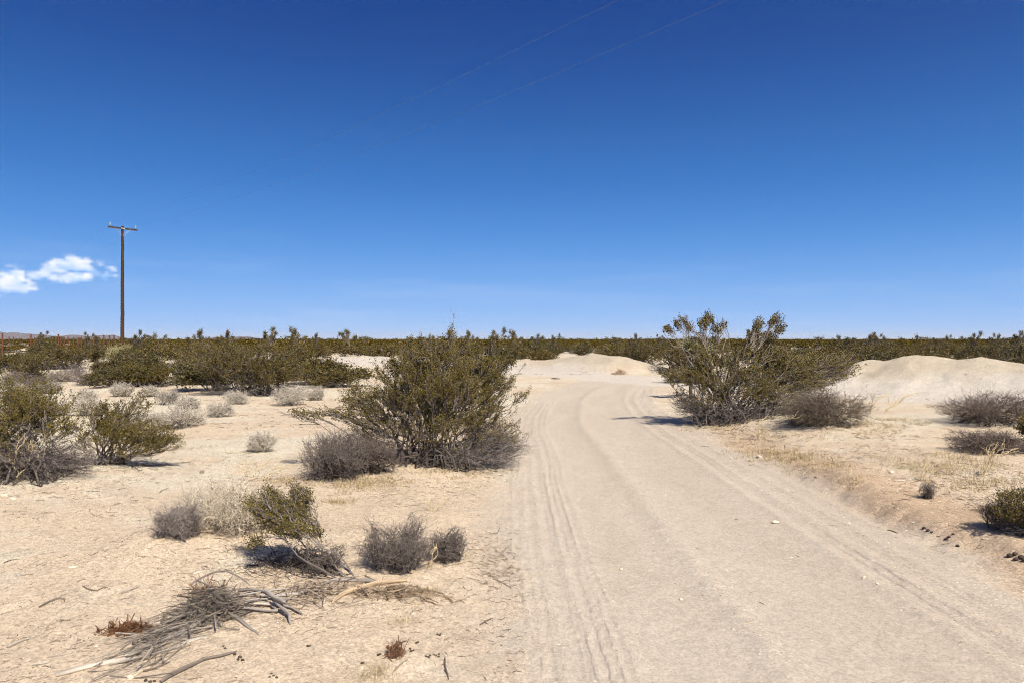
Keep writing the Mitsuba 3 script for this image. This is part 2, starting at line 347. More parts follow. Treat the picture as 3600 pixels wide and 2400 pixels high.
def grow(seed, lobes, n, base=(0, 0, 0), base_r=.1, r=(.010, .005, .0022), wood=((.20, .17, .15), (.33, .29, .26)), leaf=None, n3=0, l3=.10, gate=.42, gs=.28, up=.7, sides=(5, 4, 3), wob=.035, zmin=.03, powers=(.45, .55, .52), spread=1.0, out=(.0, .14, .12), inner=1.0):
    """stems from one foot reach for points spread through the crown's lobes; side branches and twigs fork from them"""
    rng = np.random.default_rng(seed)
    base = np.asarray(base, float)
    W, Fm = Mesh(), Mesh()
    c0, c1 = np.array(wood[0]), np.array(wood[1])
    def cols(m, a=0, b=1): return c0 + (c1 - c0) * (a + (b - a) * rng.random((m, 1)))
    q0 = in_lobes(rng, lobes, n[0], powers[0], seed, 0, zmin=zmin)
    def push(q, a): return base + (q - base) * (1 + a * rng.random((len(q), 1)) ** 3)
    q0 = push(q0, out[0])
    p0 = base + np.clip(rng.normal(size=q0.shape), -1.3, 1.3) * [base_r, base_r * .8, 0]
    p0[:, 2] = base[2] - .03
    d0 = unit(unit(q0 - p0) * spread + [0, 0, up] + rng.normal(size=q0.shape) * .25)
    P0 = bez(p0, d0, q0, 8, rng, wob)
    R0 = r[0] * (.6 + .8 * rng.random((len(P0), 1))) * np.linspace(1, .35, 8)
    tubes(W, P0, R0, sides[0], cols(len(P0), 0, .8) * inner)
    q1 = push(in_lobes(rng, lobes, n[1], powers[1], seed, gate, gs, zmin=zmin), out[1])
    A = P0[:, 1:].reshape(-1, 3); TA = unit(np.gradient(P0, axis=1))[:, 1:].reshape(-1, 3)
    _, i = cKDTree(A).query(q1 * .72 + base * .28 + rng.normal(size=q1.shape) * .03)
    d1 = unit(TA[i] + unit(q1 - A[i]) * .6 + rng.normal(size=q1.shape) * .2)
    P1 = bez(A[i], d1, q1, 6, rng, wob * 1.2)
    R1 = r[1] * (.6 + .8 * rng.random((len(P1), 1))) * np.linspace(1, .4, 6)
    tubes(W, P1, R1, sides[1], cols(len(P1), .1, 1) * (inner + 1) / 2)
    q2 = push(in_lobes(rng, lobes, n[2], powers[2], seed, gate, gs, zmin=zmin), out[2])
    B = np.vstack([A, P1[:, 1:].reshape(-1, 3)]); TB = np.vstack([TA, unit(np.gradient(P1, axis=1))[:, 1:].reshape(-1, 3)])
    _, i = cKDTree(B).query(q2 * .9 + base * .1 + rng.normal(size=q2.shape) * .015)
    d2 = unit(TB[i] + unit(q2 - B[i]) * .7 + rng.normal(size=q2.shape) * .3 + [0, 0, .15])
    P2 = bez(B[i], d2, q2, 4, rng, wob * 1.5)
    tubes(W, P2, r[2] * (.7 + .6 * rng.random((len(P2), 1))) * np.linspace(1, .45, 4), sides[2], cols(len(P2), .1, 1))
    if n3:
        j = rng.integers(0, len(P2), n3); k = rng.integers(1, 4, n3)
        s = P2[j, k]
        d = unit(unit(P2[j, 3] - P2[j, 0]) + rng.normal(size=s.shape) * .75 + [0, 0, .25])
        e = s + d * (l3 * (.4 + rng.random((n3, 1))))
        P3 = np.stack([s, (s + e) / 2 + rng.normal(size=s.shape) * l3 * .08, e], 1)
        tubes(W, P3, r[2] * .8 * np.array([1, .8, .4])[None] * np.ones((n3, 1)), 3, cols(n3, .2, 1.1))
    if leaf:
        m = leaf['per']
        sz = leaf['size']
        t = rng.random((len(P2), m, 1)) ** .45 * 1.03
        seg = np.clip((t * 3).astype(int), 0, 2)[..., 0]
        idx = np.arange(len(P2))[:, None]
        f = t * 3 - seg[..., None]
        c = P2[idx, seg] * (1 - f) + P2[idx, seg + 1] * f
        keep = (rng.random((len(P2), m)) < leaf.get('dens', 1.0) * np.clip((c[..., 2] - leaf.get('z0', .05)) / leaf.get('zf', .25), .06, 1)).ravel()
        ax = np.repeat(unit(P2[:, 3] - P2[:, 0])[:, None], m, 1).reshape(-1, 3)[keep]
        c = c.reshape(-1, 3)[keep]
        c = c + rng.normal(size=c.shape) * leaf.get('jit', .012)
        N = len(c)
        d = unit(ax * .7 + rng.normal(size=c.shape) * .75 + [0, 0, .5])
        s = unit(np.cross(d, rng.normal(size=c.shape)))
        L = sz * (.6 + .8 * rng.random((N, 1)))
        wv = leaf.get('w', .42)
        nrm = np.cross(d, s)
        v = np.stack([c, c + d * L * .5 + s * L * wv + nrm * L * .12, c + d * L, c + d * L * .5 - s * L * wv + nrm * L * .12], 1)
        a, b = np.array(leaf['c0']), np.array(leaf['c1'])
        cl = meshkit.noise(c / .22 + seed, seed % 31)[:, None]
        mixv = np.clip(.55 * cl - .08 + .6 * rng.random((N, 1)) ** 1.3, 0, 1)
        col = a + (b - a) * mixv
        if 'dry' in leaf:
            dm = rng.random((N, 1)) < leaf['dry']
            col = np.where(dm, np.array([.20, .14, .055]), col)
        k = np.arange(N)[:, None] * 4
        Fm.add(v.reshape(-1, 3), np.vstack([k + [0, 1, 2], k + [0, 2, 3]]), np.repeat(col, 4, 0))
    return W, Fm

GREEN = dict(c0=(.055, .045, .005), c1=(.170, .131, .015), dry=.12)
CREO_W = ((.085, .068, .058), (.25, .215, .19))
GREY_W = ((.085, .070, .065), (.215, .185, .168))
PALE_W = ((.36, .325, .275), (.60, .55, .47))
DARK_W = ((.085, .066, .058), (.20, .165, .145))
OLIVE_W = ((.22, .20, .105), (.40, .36, .20))

def merge(dst, *src):
    for s in src:
        if s.n: dst.add(np.vstack(s.v), np.vstack(s.f), np.vstack(s.c))
def put(name, W, Fm, loc, label, cat='bush', rot=0, sc=(1, 1, 1), group=None, wn='stems', fn='foliage'):
    k = key_of(name)
    tw = T().translate([float(a) for a in loc]).rotate([0, 0, 1], float(rot)).scale([float(a) for a in sc])
    if Fm is not None and Fm.n:
        scene[f'{k}__{wn}'] = W.ply('wood', to_world=tw)
        scene[f'{k}__{fn}'] = Fm.ply('leaf', to_world=tw)
    else:
        scene[k] = W.ply('wood', to_world=tw)
    tag(k, label, cat, group)
    return k

# ------------------------------------------------------------------ the large named shrubs
def metres(px, d): return px / F * d

# the creosote bush left of the bend, in the middle of the picture
b = at(1520, 1628); k = b[1] / F
def P_(px, py, dy=0):      # offset in metres from the foot b, at the foot's distance
    return ((px - CX) * (b[1] + dy) / F - b[0], dy, CAMZ - (py - HY) * (b[1] + dy) / F - b[2])
lob = [(*P_(1520, 1330), .62, .62, .42, 1.0), (*P_(1640, 1390, .2), .60, .60, .38, .9), (*P_(1400, 1400, .3), .66, .60, .36, .8), (*P_(1540, 1470), .72, .60, .34, .7), (*P_(1500, 1250), .24, .3, .12, 1.0), (*P_(1590, 1172), .05, .06, .08, 3), (*P_(1572, 1200), .09, .1, .10, 1.6), (*P_(1640, 1300, .2), .40, .4, .24, 1), (*P_(1400, 1300, .2), .36, .4, .20, 1), (*P_(1330, 1480, .1), .40, .4, .22, .7), (*P_(1290, 1540, .25), .34, .4, .18, .8), (*P_(1790, 1540, .15), .26, .4, .18, .8), (*P_(1600, 1530, -.2), .5, .4, .25, .7),
       (*P_(1430, 1260), .16, .2, .12, .9), (*P_(1740, 1330, .2), .30, .3, .26, .9), (*P_(1740, 1480, .1), .30, .4, .30, .8), (*P_(1290, 1400, .3), .34, .35, .22, .7), (*P_(1830, 1390, .3), .14, .15, .10, 1.5)]
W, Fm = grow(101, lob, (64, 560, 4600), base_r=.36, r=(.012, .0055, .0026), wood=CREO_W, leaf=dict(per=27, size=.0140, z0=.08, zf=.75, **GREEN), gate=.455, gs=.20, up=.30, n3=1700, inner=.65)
# long low limb reaching left over the open sand, and a skirt of dead twigs
lob2 = [(*P_(1180, 1450, .1), .50, .25, .10, 1), (*P_(1060, 1455), .16, .14, .09, 2.0)]
W2, F2 = grow(102, lob2, (7, 30, 110), base_r=.15, r=(.010, .0055, .0026), wood=CREO_W, leaf=dict(per=12, size=.022, dens=.7, z0=0, zf=.2, **GREEN), gate=.0, up=.2)
lob3 = [(*P_(1640, 1600, -.1), .68, .45, .20, 1), (*P_(1750, 1570, .2), .44, .4, .22, 1), (*P_(1480, 1610, .1), .6, .4, .18, .9)]
W3, _ = grow(103, lob3, (90, 420, 1900), base_r=.34, r=(.007, .004, .0026), inner=.6, wood=((.10, .085, .08), (.27, .24, .225)), gate=.30, up=.12, zmin=.01, n3=500, l3=.14)
spr = [(*P_(x, y, .1), r_, r_, r_ * 1.2, 1) for x, y, r_ in [(1580, 1165, .045), (1602, 1172, .045), (1562, 1192, .05), (1625, 1205, .05), (1648, 1185, .04), (1440, 1205, .06), (1490, 1200, .05), (1530, 1208, .06), (1705, 1270, .07), (1380, 1270, .06)]]
W4, F4 = grow(104, spr, (10, 46, 260), base=(.05, .1, .5), base_r=.12, r=(.007, .004, .0023), wood=CREO_W, leaf=dict(per=14, size=.014, z0=0, zf=.1, **GREEN), gate=0, up=.5, out=(0, .03, .03))
merge(W, W4); merge(Fm, F4)
merge(W, W2, W3); merge(Fm, F2)
put('creosote_bush', W, Fm, b, 'large olive creosote bush at the left edge of the road, biggest in the middle', rot=0)

# the creosote bush at the right of the bend, with tall sprigs against the sky
b = at(2560, 1478)
lob = [(*P_(2580, 1360), .75, .6, .42, .9), (*P_(2440, 1330, .2), .42, .5, .30, .8), (*P_(2760, 1320, .5), .72, .6, .36, 1.1), (*P_(2880, 1290, .8), .60, .5, .28, 1.0), (*P_(2720, 1255, .5), .46, .4, .18, 1.0),
       (*P_(2375, 1155, .3), .10, .12, .14, 1.5), (*P_(2415, 1130, .3), .08, .1, .10, 2.2), (*P_(2478, 1140, .4), .12, .12, .15, 1.5), (*P_(2515, 1150, .4), .08, .1, .10, 1.8), (*P_(2450, 1190, .4), .2, .2, .12, .7), (*P_(2665, 1150, .5), .08, .1, .14, 2), (*P_(2735, 1140, .6), .10, .1, .18, 1.8), (*P_(2700, 1195, .6), .2, .2, .14, .8), (*P_(2410, 1330), .34, .3, .26, 1), (*P_(2460, 1260, .2), .42, .4, .26, 1), (*P_(2600, 1270, .3), .5, .4, .28, 1), (*P_(2830, 1350, .3), .6, .4, .26, .9), (*P_(2460, 1400), .42, .4, .22, 1.2), (*P_(2420, 1390, .2), .26, .3, .2, 2), (*P_(2700, 1390), .6, .4, .26, .8), (*P_(2930, 1300, .6), .4, .4, .26, .8)]
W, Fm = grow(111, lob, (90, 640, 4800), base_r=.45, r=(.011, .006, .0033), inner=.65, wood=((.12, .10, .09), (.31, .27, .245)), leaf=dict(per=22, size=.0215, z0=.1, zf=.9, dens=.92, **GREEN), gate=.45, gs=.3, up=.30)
spr = [(*P_(x, y, .35), r_, r_, r_ * 1.1, 1) for x, y, r_ in [(2345, 1160, .09), (2372, 1135, .09), (2400, 1118, .09), (2420, 1150, .09), (2470, 1135, .10), (2492, 1115, .10), (2520, 1155, .09), (2545, 1135, .08), (2640, 1172, .08), (2664, 1138, .10), (2668, 1170, .10), (2728, 1125, .11), (2748, 1155, .11), (2705, 1180, .10)]]
W4, F4 = grow(113, spr, (16, 70, 420), base=(-.1, .2, .35), base_r=.12, r=(.011, .006, .0033), wood=((.14, .12, .11), (.34, .30, .275)), leaf=dict(per=14, size=.024, z0=0, zf=.1, **GREEN), gate=0, up=.5, out=(0, .03, .03))
merge(W, W4); merge(Fm, F4)
lob3 = [(*P_(2420, 1415, .2), .34, .4, .2, 1.4), (*P_(2600, 1455, -.1), .9, .5, .2, 1), (*P_(2480, 1450, .1), .5, .4, .2, 1), (*P_(2740, 1450, .1), .5, .4, .2, 1)]
W3, _ = grow(112, lob3, (80, 420, 1700), base_r=.45, r=(.008, .005, .0034), inner=.6, wood=((.085, .072, .07), (.23, .205, .195)), gate=.25, up=.1, zmin=.01, n3=500, l3=.2)
merge(W, W3)
put('creosote_bush', W, Fm, b, 'large creosote bush right of the bend with tall thin sprigs above the horizon')

b = at(60, 1672)
lob = [(*P_(20, 1420, .3), .8, .7, .33, 1), (*P_(-60, 1500), .9, .7, .4, 1), (*P_(130, 1520, .2), .45, .5, .30, .7), (*P_(200, 1430, .5), .26, .3, .18, .6)]
W, Fm = grow(121, lob, (44, 320, 2400), base_r=.4, r=(.010, .005, .0025), wood=CREO_W, leaf=dict(per=22, size=.0148, z0=.05, zf=.5, **GREEN), gate=.45, up=.3)
lob3 = [(*P_(60, 1620, -.1), .9, .5, .22, 1), (*P_(190, 1620, .1), .5, .4, .18, 1)]
W3, _ = grow(122, lob3, (80, 420, 1700), base_r=.4, r=(.006, .004, .0026), inner=.6, wood=((.085, .072, .07), (.22, .19, .18)), gate=.2, up=.15, zmin=.01, n3=800, l3=.16)
merge(W, W3)
put('creosote_bush', W, Fm, b, 'dense creosote bush cut off by the left edge of the picture')

b = at(370, 1632)
lob = [(*P_(470, 1530, -.1), .50, .35, .20, 1), (*P_(360, 1480, .1), .34, .35, .24, 1), (*P_(450, 1430, .2), .30, .3, .18, 1), (*P_(570, 1560), .26, .25, .12, 1), (*P_(480, 1590, -.2), .30, .25, .10, .8), (*P_(300, 1520, .2), .28, .3, .24, .8)]
W, Fm = grow(131, lob, (34, 220, 1250), base_r=.12, r=(.010, .005, .0024), wood=CREO_W, leaf=dict(per=20, size=.0142, z0=.05, zf=.25, dens=.9, **GREEN), gate=.46, up=.25)
put('creosote_bush', W, Fm, b, 'open creosote bush with arching stems casting a streaky shadow on sand at left')

# low creosote limb lying over in the foreground, its foliage in front of the pale shrub
b = at(1235, 2036)
lob = [(*P_(985, 1790, .28), .18, .20, .10, 1), (*P_(1060, 1735, .3), .07, .08, .09, 1.5), (*P_(1085, 1790, .25), .07, .08, .08, 1.2), (*P_(900, 1775, .3), .10, .10, .06, 1), (*P_(955, 1740, .3), .07, .08, .06, 1.2), (*P_(1040, 1850, .15), .15, .14, .08, 1), (*P_(950, 1850, .2), .10, .12, .06, 1), (*P_(900, 1905, .12), .05, .05, .07, 1), (*P_(1120, 1875, .1), .07, .08, .05, .8)]
W, Fm = grow(141, lob, (4, 110, 800), base_r=.03, r=(.0065, .0034, .0019), wood=((.14, .12, .11), (.31, .27, .25)), leaf=dict(per=16, size=.0115, z0=.02, zf=.05, dens=.9, **GREEN), gate=.49, gs=.075, up=.0, n3=260, l3=.07, wob=.02)
put('creosote_bush', W, Fm, b, 'low creosote branch with small green leaves leaning over the dead wood pile')

def creosote(px, py, wpx, hpx, seed, label, n=(30, 190, 1150), per=14, size=None, group=None, lean=0, tall=0, z0=.0, dens=.95, name='creosote_bush', d=None):
    b = at(px, py) if d is None else np.array([(px - CX) / F * d, d, float(H((px - CX) / F * d, d))])
    d = b[1]
    w, h = metres(wpx, d) / 2, metres(hpx, d)
    rng = np.random.default_rng(seed)
    lob = [(lean * w, 0, h * .50, w * .78, w * .7, h * .42, 1)]
    for i in range(5):
        a = rng.random() * 6.28
        lob.append((lean * w + math.cos(a) * w * .6, math.sin(a) * w * .5, h * (.32 + .45 * rng.random()), w * .42, w * .42, h * .25, .9))
    for i in range(tall):
        lob.append((rng.uniform(-.7, .7) * w, rng.uniform(-.4, .4) * w, h * 1.08, w * .16, w * .16, h * .2, 1.6))
    size = size or .0145 * (d / 7) ** .62
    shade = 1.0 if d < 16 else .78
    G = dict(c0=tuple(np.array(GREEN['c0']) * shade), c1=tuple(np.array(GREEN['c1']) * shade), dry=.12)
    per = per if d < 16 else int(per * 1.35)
    W, Fm = grow(seed, lob, n, base_r=w * .32, r=tuple(a * (d / 9) ** .6 for a in (.009, .0048, .0025)), inner=.7, wood=CREO_W, leaf=dict(per=per, size=size, z0=z0 * h, zf=.3 * h, dens=dens, **G), gate=.42, gs=.2 * h, up=.4)
    sk = [(lean * w, 0, h * .10, w * .75, w * .6, h * .16, 1), (w * .4, 0, h * .12, w * .5, w * .4, h * .16, .8), (-w * .4, 0, h * .12, w * .5, w * .4, h * .16, .8)]
    W3, _ = grow(seed + 40, sk, (22, 90, 380), base_r=w * .25, r=tuple(a * (d / 9) ** .6 for a in (.006, .004, .0026)), inner=.6, wood=((.10, .085, .08), (.26, .23, .21)), gate=.25, up=.12, zmin=.01, n3=240, l3=.12 * h)
    merge(W, W3)
    return put(name, W, Fm, b, label, group=group)

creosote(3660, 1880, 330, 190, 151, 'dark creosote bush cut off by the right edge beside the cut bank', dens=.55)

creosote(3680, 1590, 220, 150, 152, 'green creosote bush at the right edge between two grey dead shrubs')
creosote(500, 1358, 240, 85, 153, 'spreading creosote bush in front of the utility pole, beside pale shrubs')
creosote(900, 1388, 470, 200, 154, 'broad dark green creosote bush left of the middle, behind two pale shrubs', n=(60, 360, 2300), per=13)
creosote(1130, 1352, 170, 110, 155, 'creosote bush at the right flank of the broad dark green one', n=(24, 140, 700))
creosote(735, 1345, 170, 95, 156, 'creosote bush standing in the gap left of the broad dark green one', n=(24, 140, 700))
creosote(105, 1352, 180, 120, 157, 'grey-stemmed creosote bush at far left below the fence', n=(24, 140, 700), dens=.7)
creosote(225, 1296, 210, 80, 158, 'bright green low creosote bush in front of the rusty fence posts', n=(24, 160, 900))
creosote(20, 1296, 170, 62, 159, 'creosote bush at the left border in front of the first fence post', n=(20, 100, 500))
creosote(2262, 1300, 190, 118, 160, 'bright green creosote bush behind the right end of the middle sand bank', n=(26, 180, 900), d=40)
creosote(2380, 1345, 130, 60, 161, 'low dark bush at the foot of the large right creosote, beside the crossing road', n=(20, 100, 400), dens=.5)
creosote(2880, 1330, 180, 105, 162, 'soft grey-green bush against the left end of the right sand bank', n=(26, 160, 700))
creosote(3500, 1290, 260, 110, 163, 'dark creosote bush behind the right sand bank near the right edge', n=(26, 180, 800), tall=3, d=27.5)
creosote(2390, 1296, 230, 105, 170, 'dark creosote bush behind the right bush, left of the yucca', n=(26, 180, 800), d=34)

def dead(px, py, wpx, hpx, seed, label, wood=GREY_W, n=(40, 260, 1500), n3=2200, r=None, name='dead_shrub', lobes=3, tuft=None, group=None, up=.5, cat='shrub', l3=None, depth=.8):
    b = at(px, py); d = b[1]
    w, h = metres(wpx, d) / 2, metres(hpx, d) * .98
    rng = np.random.default_rng(seed)
    lob = [(0, 0, h * .36, w * .80, w * depth * .9, h * .44, 1.1)]
    for i in range(lobes + 4):
        a = 6.28 * (i + rng.random()) / (lobes + 4)
        q = .25 + .5 * rng.random()
        lob.append((math.cos(a) * w * q, math.sin(a) * w * q * .8, h * (.25 + .28 * rng.random()), w * (.16 + .24 * rng.random()), w * .30, h * (.20 + .30 * rng.random()), 1.3))
    s = (d / 7) ** .6
    r = r or (.006 * s, .0035 * s, .0019 * s)
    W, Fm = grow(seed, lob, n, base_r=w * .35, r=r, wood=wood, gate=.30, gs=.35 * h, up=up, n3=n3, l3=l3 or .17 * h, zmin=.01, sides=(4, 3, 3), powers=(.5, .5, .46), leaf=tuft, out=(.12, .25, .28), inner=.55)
    return put(name, W, Fm, b, label, cat, group=group)

dead(1180, 1676, 300, 185, 201, 'dark grey leafless dome shrub at the foot of the large middle creosote', n=(60, 420, 2600), n3=4200)
dead(1310, 1660, 190, 150, 202, 'grey leafless shrub pressed between the dark dome shrub and the creosote stems', n=(40, 220, 1200), n3=1800, wood=DARK_W)
dead(2880, 1492, 360, 150, 203, 'dark olive-grey dead dome shrub to the right of the tall-sprigged creosote', wood=((.085, .07, .06), (.20, .165, .125)), n=(60, 420, 2600), n3=4200)
dead(3480, 1484, 420, 130, 204, 'dark grey twiggy shrub in front of the right sand bank', wood=DARK_W, n=(60, 360, 2200), n3=3600)
dead(3480, 1590, 320, 95, 205, 'dark leafless shrub by the right edge behind the dry grass', wood=DARK_W, n=(50, 320, 1800), n3=3000)
dead(1395, 1992, 290, 165, 206, 'brown-grey bare shrub by the road behind the fallen logs', n=(60, 340, 1700), n3=2300, wood=GREY_W, up=.15)
dead(1565, 1970, 190, 125, 207, 'bare grey shrub nearest the road edge, right of the brown-grey one', n=(40, 220, 1000), n3=1300, wood=GREY_W, up=.15)
dead(630, 1888, 175, 140, 208, 'spiky bare grey shrub at the left end of the pale straw shrub', n=(46, 240, 1200), n3=1300, up=.3, wood=((.15, .13, .125), (.33, .29, .27)))
dead(800, 1852, 430, 200, 209, 'pale straw-coloured shrub behind the green creosote branch', n=(60, 420, 2600), n3=4200, wood=((.42, .37, .29), (.70, .62, .50)), up=.2)
dead(3262, 1752, 70, 80, 210, 'small lone tuft-like bare shrub on the right verge', n=(60, 110, 240), n3=160, wood=GREY_W, up=1.0, r=(.003, .0022, .0015), lobes=-3)
dead(3545, 1862, 210, 120, 217, 'dark twiggy shrub at the right edge, in front of the dark creosote', wood=DARK_W, n=(46, 260, 1300), n3=1900)
dead(320, 1352, 170, 62, 211, 'dark purple-grey low shrub left of the spreading creosote', n=(36, 200, 900), n3=1200, wood=((.13, .105, .10), (.25, .21, .20)))
dead(1140, 2012, 210, 130, 212, 'sparse grey twig tangle beside the leaning creosote branch', n=(30, 120, 420), n3=300, wood=GREY_W)
dead(1700, 1575, 170, 130, 213, 'dark dead twig skirt on the road side of the large middle creosote', n=(40, 240, 1100), n3=1500, wood=DARK_W)
dead(215, 1340, 130, 50, 214, 'brownish low shrub next to the purple-grey one at left', n=(30, 150, 600), n3=800, wood=((.21, .18, .15), (.36, .31, .26)))
dead(430, 1268, 215, 64, 215, 'yellow-green dome-shaped bush at the foot of the utility pole', n=(50, 320, 2200), n3=3400, wood=OLIVE_W, name='dome_bush', cat='bush', r=(.02, .012, .010), depth=.7)
dead(380, 1292, 130, 38, 216, 'pale grey shrub just below the yellow-green dome bush', n=(34, 180, 800), n3=1000, wood=PALE_W, name='pale_shrub')

# pale grey shrubs on the open sand at left: each one is named by what it stands by
PALE = [(915, 1586, 135, 80, 'lone round pale grey shrub on open sand, nearest of the pale ones'),
        (640, 1500, 190, 95, 'largest pale grey shrub of the cluster left of the lone round one'),
        (560, 1506, 130, 70, 'pale grey shrub at the front left of the cluster'),
        (772, 1464, 125, 66, 'pale grey shrub at the right end of the cluster, with a short shadow'),
        (660, 1434, 110, 50, 'small pale shrub at the back of the cluster'),
        (592, 1420, 115, 58, 'darker grey shrub in the back row of the pale cluster'),
        (525, 1394, 85, 48, 'small upright pale shrub third from left in the back row'),
        (828, 1420, 115, 56, 'pale grey shrub standing alone behind the right end of the cluster'),
        (1015, 1424, 140, 76, 'pale shrub left of a pair at the foot of the broad green creosote'),
        (1106, 1406, 90, 56, 'pale shrub right of a pair at the foot of the broad green creosote'),
        (310, 1460, 140, 80, 'straw-grey shrub behind the arching creosote at left'),
        (300, 1410, 110, 50, 'thin pale shrub in the middle distance, above the straw-grey one'),
        (425, 1392, 100, 56, 'pale grey shrub at the left end of the back row'),
        (470, 1500, 120, 60, 'pale shrub half hidden behind the arching creosote stems'),
        (190, 1460, 130, 70, 'pale grey shrub seen through the creosote at the left'),
        (170, 1382, 110, 46, 'greyish shrub low on the sand at far left'),
        (30, 1400, 150, 60, 'pale shrub by the left border of the picture'),
        (1060, 1330, 130, 50, 'grey shrub between the broad creosote and the sand bank'),
        (1190, 1335, 110, 46, 'pale tuft before the far left sand bank'),
        (620, 1352, 130, 50, 'pale shrub between two creosotes, behind the back row'),
        (400, 1330, 150, 44, 'pale grey shrub above the purple-grey low shrub'),
        (60, 1340, 120, 50, 'pale shrub in front of the grey-stemmed creosote at far left'),
        (960, 1268, 150, 30, 'far pale shrub on a sandy gap above the broad creosote')]
for i, (px, py, w, h, lab) in enumerate(PALE):
    dead(px, py, w, h, 230 + i, lab, n=(40, 220, 1000), n3=1500, wood=PALE_W if i not in (5, 15, 17) else ((.26, .235, .21), (.42, .38, .33)), name='pale_shrub', group='pale grey shrubs on the open sand', up=.45)

# ------------------------------------------------------------------ repeated shrubs of the middle distance
def proto(name, seed, kind, lod):
    rng = np.random.default_rng(seed)
    tall = kind == 'tall'
    if kind in ('creosote', 'tall'):
        n = {1: (26, 140, 760), 2: (12, 60, 270), 3: (5, 14, 66)}[lod]
        per, size = {1: (10, .055), 2: (8, .095), 3: (6, .19)}[lod]
        lob = [(0, 0, .48, .66, .62, .40, 1)]
        for i in range(5):
            a = rng.random() * 6.28
            lob.append((math.cos(a) * .62, math.sin(a) * .62, .25 + .5 * rng.random(), .36, .36, .24, .9))
        rr = {1: (.016, .009, .006), 2: (.022, .014, .010), 3: (.03, .022, .018)}[lod]
        tint = np.array([(.70, .72, .9), (.80, .70, .7), (.62, .68, 1.3), (.84, .82, 1.0)][seed // 7 % 4])
        G = dict(c0=tuple(np.array(GREEN['c0']) * tint), c1=tuple(np.array(GREEN['c1']) * tint), dry=.12)
        W, Fm = grow(seed, lob, n, base_r=.14, r=rr, wood=CREO_W, leaf=dict(per=per, size=size * .85, z0=.0, zf=.3, jit=size * .7, dens=.95, **G), gate=.41, gs=.24, up=.4, sides=(4, 3, 3))
        if tall:
            tops = []
            for i in range(7):
                a, q = rng.random() * 6.28, .65 * rng.random()
                tops.append((math.cos(a) * q, math.sin(a) * q, .95 + .42 * rng.random(), .06 + .05 * rng.random(), .08, .07 + .06 * rng.random(), 1))
            nt = {1: (9, 40, 170), 2: (7, 24, 80), 3: (4, 10, 30)}[lod]
            W4, F4 = grow(seed + 3, tops, nt, base=(0, 0, .3), base_r=.15, r=tuple(a * .7 for a in rr), wood=CREO_W, leaf=dict(per=per, size=size * .52, z0=0, zf=.1, jit=size * .5, dens=.85, **G), gate=0, up=.5, sides=(4, 3, 3), out=(0, .04, .04))
            merge(W, W4); merge(Fm, F4)
    else:
        wood = {'grey': GREY_W, 'pale': ((.28, .25, .205), (.46, .41, .335)), 'dark': DARK_W}[kind]
        n = {1: (30, 130, 600), 2: (14, 60, 260), 3: (6, 20, 70)}[lod]
        n3 = {1: 800, 2: 250, 3: 60}[lod]
        lob = [(0, 0, .38, .75, .7, .5, 1)] + [(math.cos(a) * .5, math.sin(a) * .5, .35, .4, .4, .4, .9) for a in rng.random(3) * 6.28]
        rr = {1: (.014, .009, .006), 2: (.022, .014, .011), 3: (.03, .025, .022)}[lod]
        W, Fm = grow(seed, lob, n, base_r=.3, r=rr, wood=wood, gate=.3, gs=.35, n3=n3, l3=.17, sides=(3, 3, 3), zmin=.01)
    g = {'type': 'shapegroup'}
    if Fm.n and lod < 3:
        g['stems'] = W.ply('wood'); g['foliage'] = Fm.ply('leaf')
    else:
        merge(W, Fm)
        g['twigs'] = W.ply('wood')
    scene[name] = g
    return name

PR = {}
for kind, cnt in (('creosote', 4), ('tall', 2), ('grey', 2), ('pale', 2)):
    for lod in (1, 2, 3):
        PR[kind, lod] = [proto(f'proto_{kind}_{lod}_{i}', 500 + hash_ + i * 7 + lod * 31, kind, lod) for hash_ in [{'creosote': 0, 'tall': 100, 'grey': 200, 'pale': 300}[kind]] for i in range(cnt)]

def clear_of(x, y):
    """whether a shrub may stand here: off the roads, off the front of the banks and off the clearings of the photograph"""
    u, px = x - bend(y), x / y * F + CX
    if -1.2 < u < 4.6 and y < 34: return False
    cd, side, _ = poly_dist(np.array(x), np.array(y), CROSS)
    bd, bs, bt = poly_dist(np.array(x), np.array(y), BP)
    if cd < 2.8: return False
    zc = np.interp(bt, np.arange(len(BZ)), BZ)
    if bs > 0 and bd < 4.2 + zc and px > 1200: return False
    if bs <= 0 and bd < 1.6 + 1.2 * zc: return False
    if bs > 0 and px > 1190 and y > 12: return False            # between the camera and the banks
    if y < 22.5 and px < 1250: return False                        # the open sand at left holds only the named shrubs
    if y < 12: return False
    if y > 30 and float(n2(x, y, 8.0, 60, 2)) > (.10 if px > 1190 else .17): return False      # bare patches of sand
    if y < 72 and 265 < px < 415 and y > 30: return False        # bare sand before the fence
    return True

rng = np.random.default_rng(77)
def scatter(y0, y1, spacing, wedge=.96):
    pts, tree_pts = [], []
    area = wedge * (y1 ** 2 - y0 ** 2)
    n = int(area / spacing ** 2 * 1.6)
    yy = np.sqrt(rng.random(n) * (y1 ** 2 - y0 ** 2) + y0 ** 2)
    xx = (rng.random(n) * 2 - 1) * wedge * yy
    cell = {}
    for x, y in zip(xx, yy):
        c = (int(math.floor(x / spacing)), int(math.floor(y / spacing)))
        if any(math.hypot(x - q[0], y - q[1]) < spacing * .72 for a in (-1, 0, 1) for e in (-1, 0, 1) for q in cell.get((c[0] + a, c[1] + e), ())): continue
        cell.setdefault(c, []).append((x, y)); pts.append((x, y))
    return np.array(pts)

def zone(px, y):
    if px < 430: return 'at left around the rusty fence'
    if px < 940: return 'between utility pole and tree yucca'
    if px < 1500: return 'beyond the far left sand bank'
    if px < 2400: return 'behind the middle sand bank'
    if px < 2980: return 'behind the large right creosote'
    return 'behind the right sand bank'

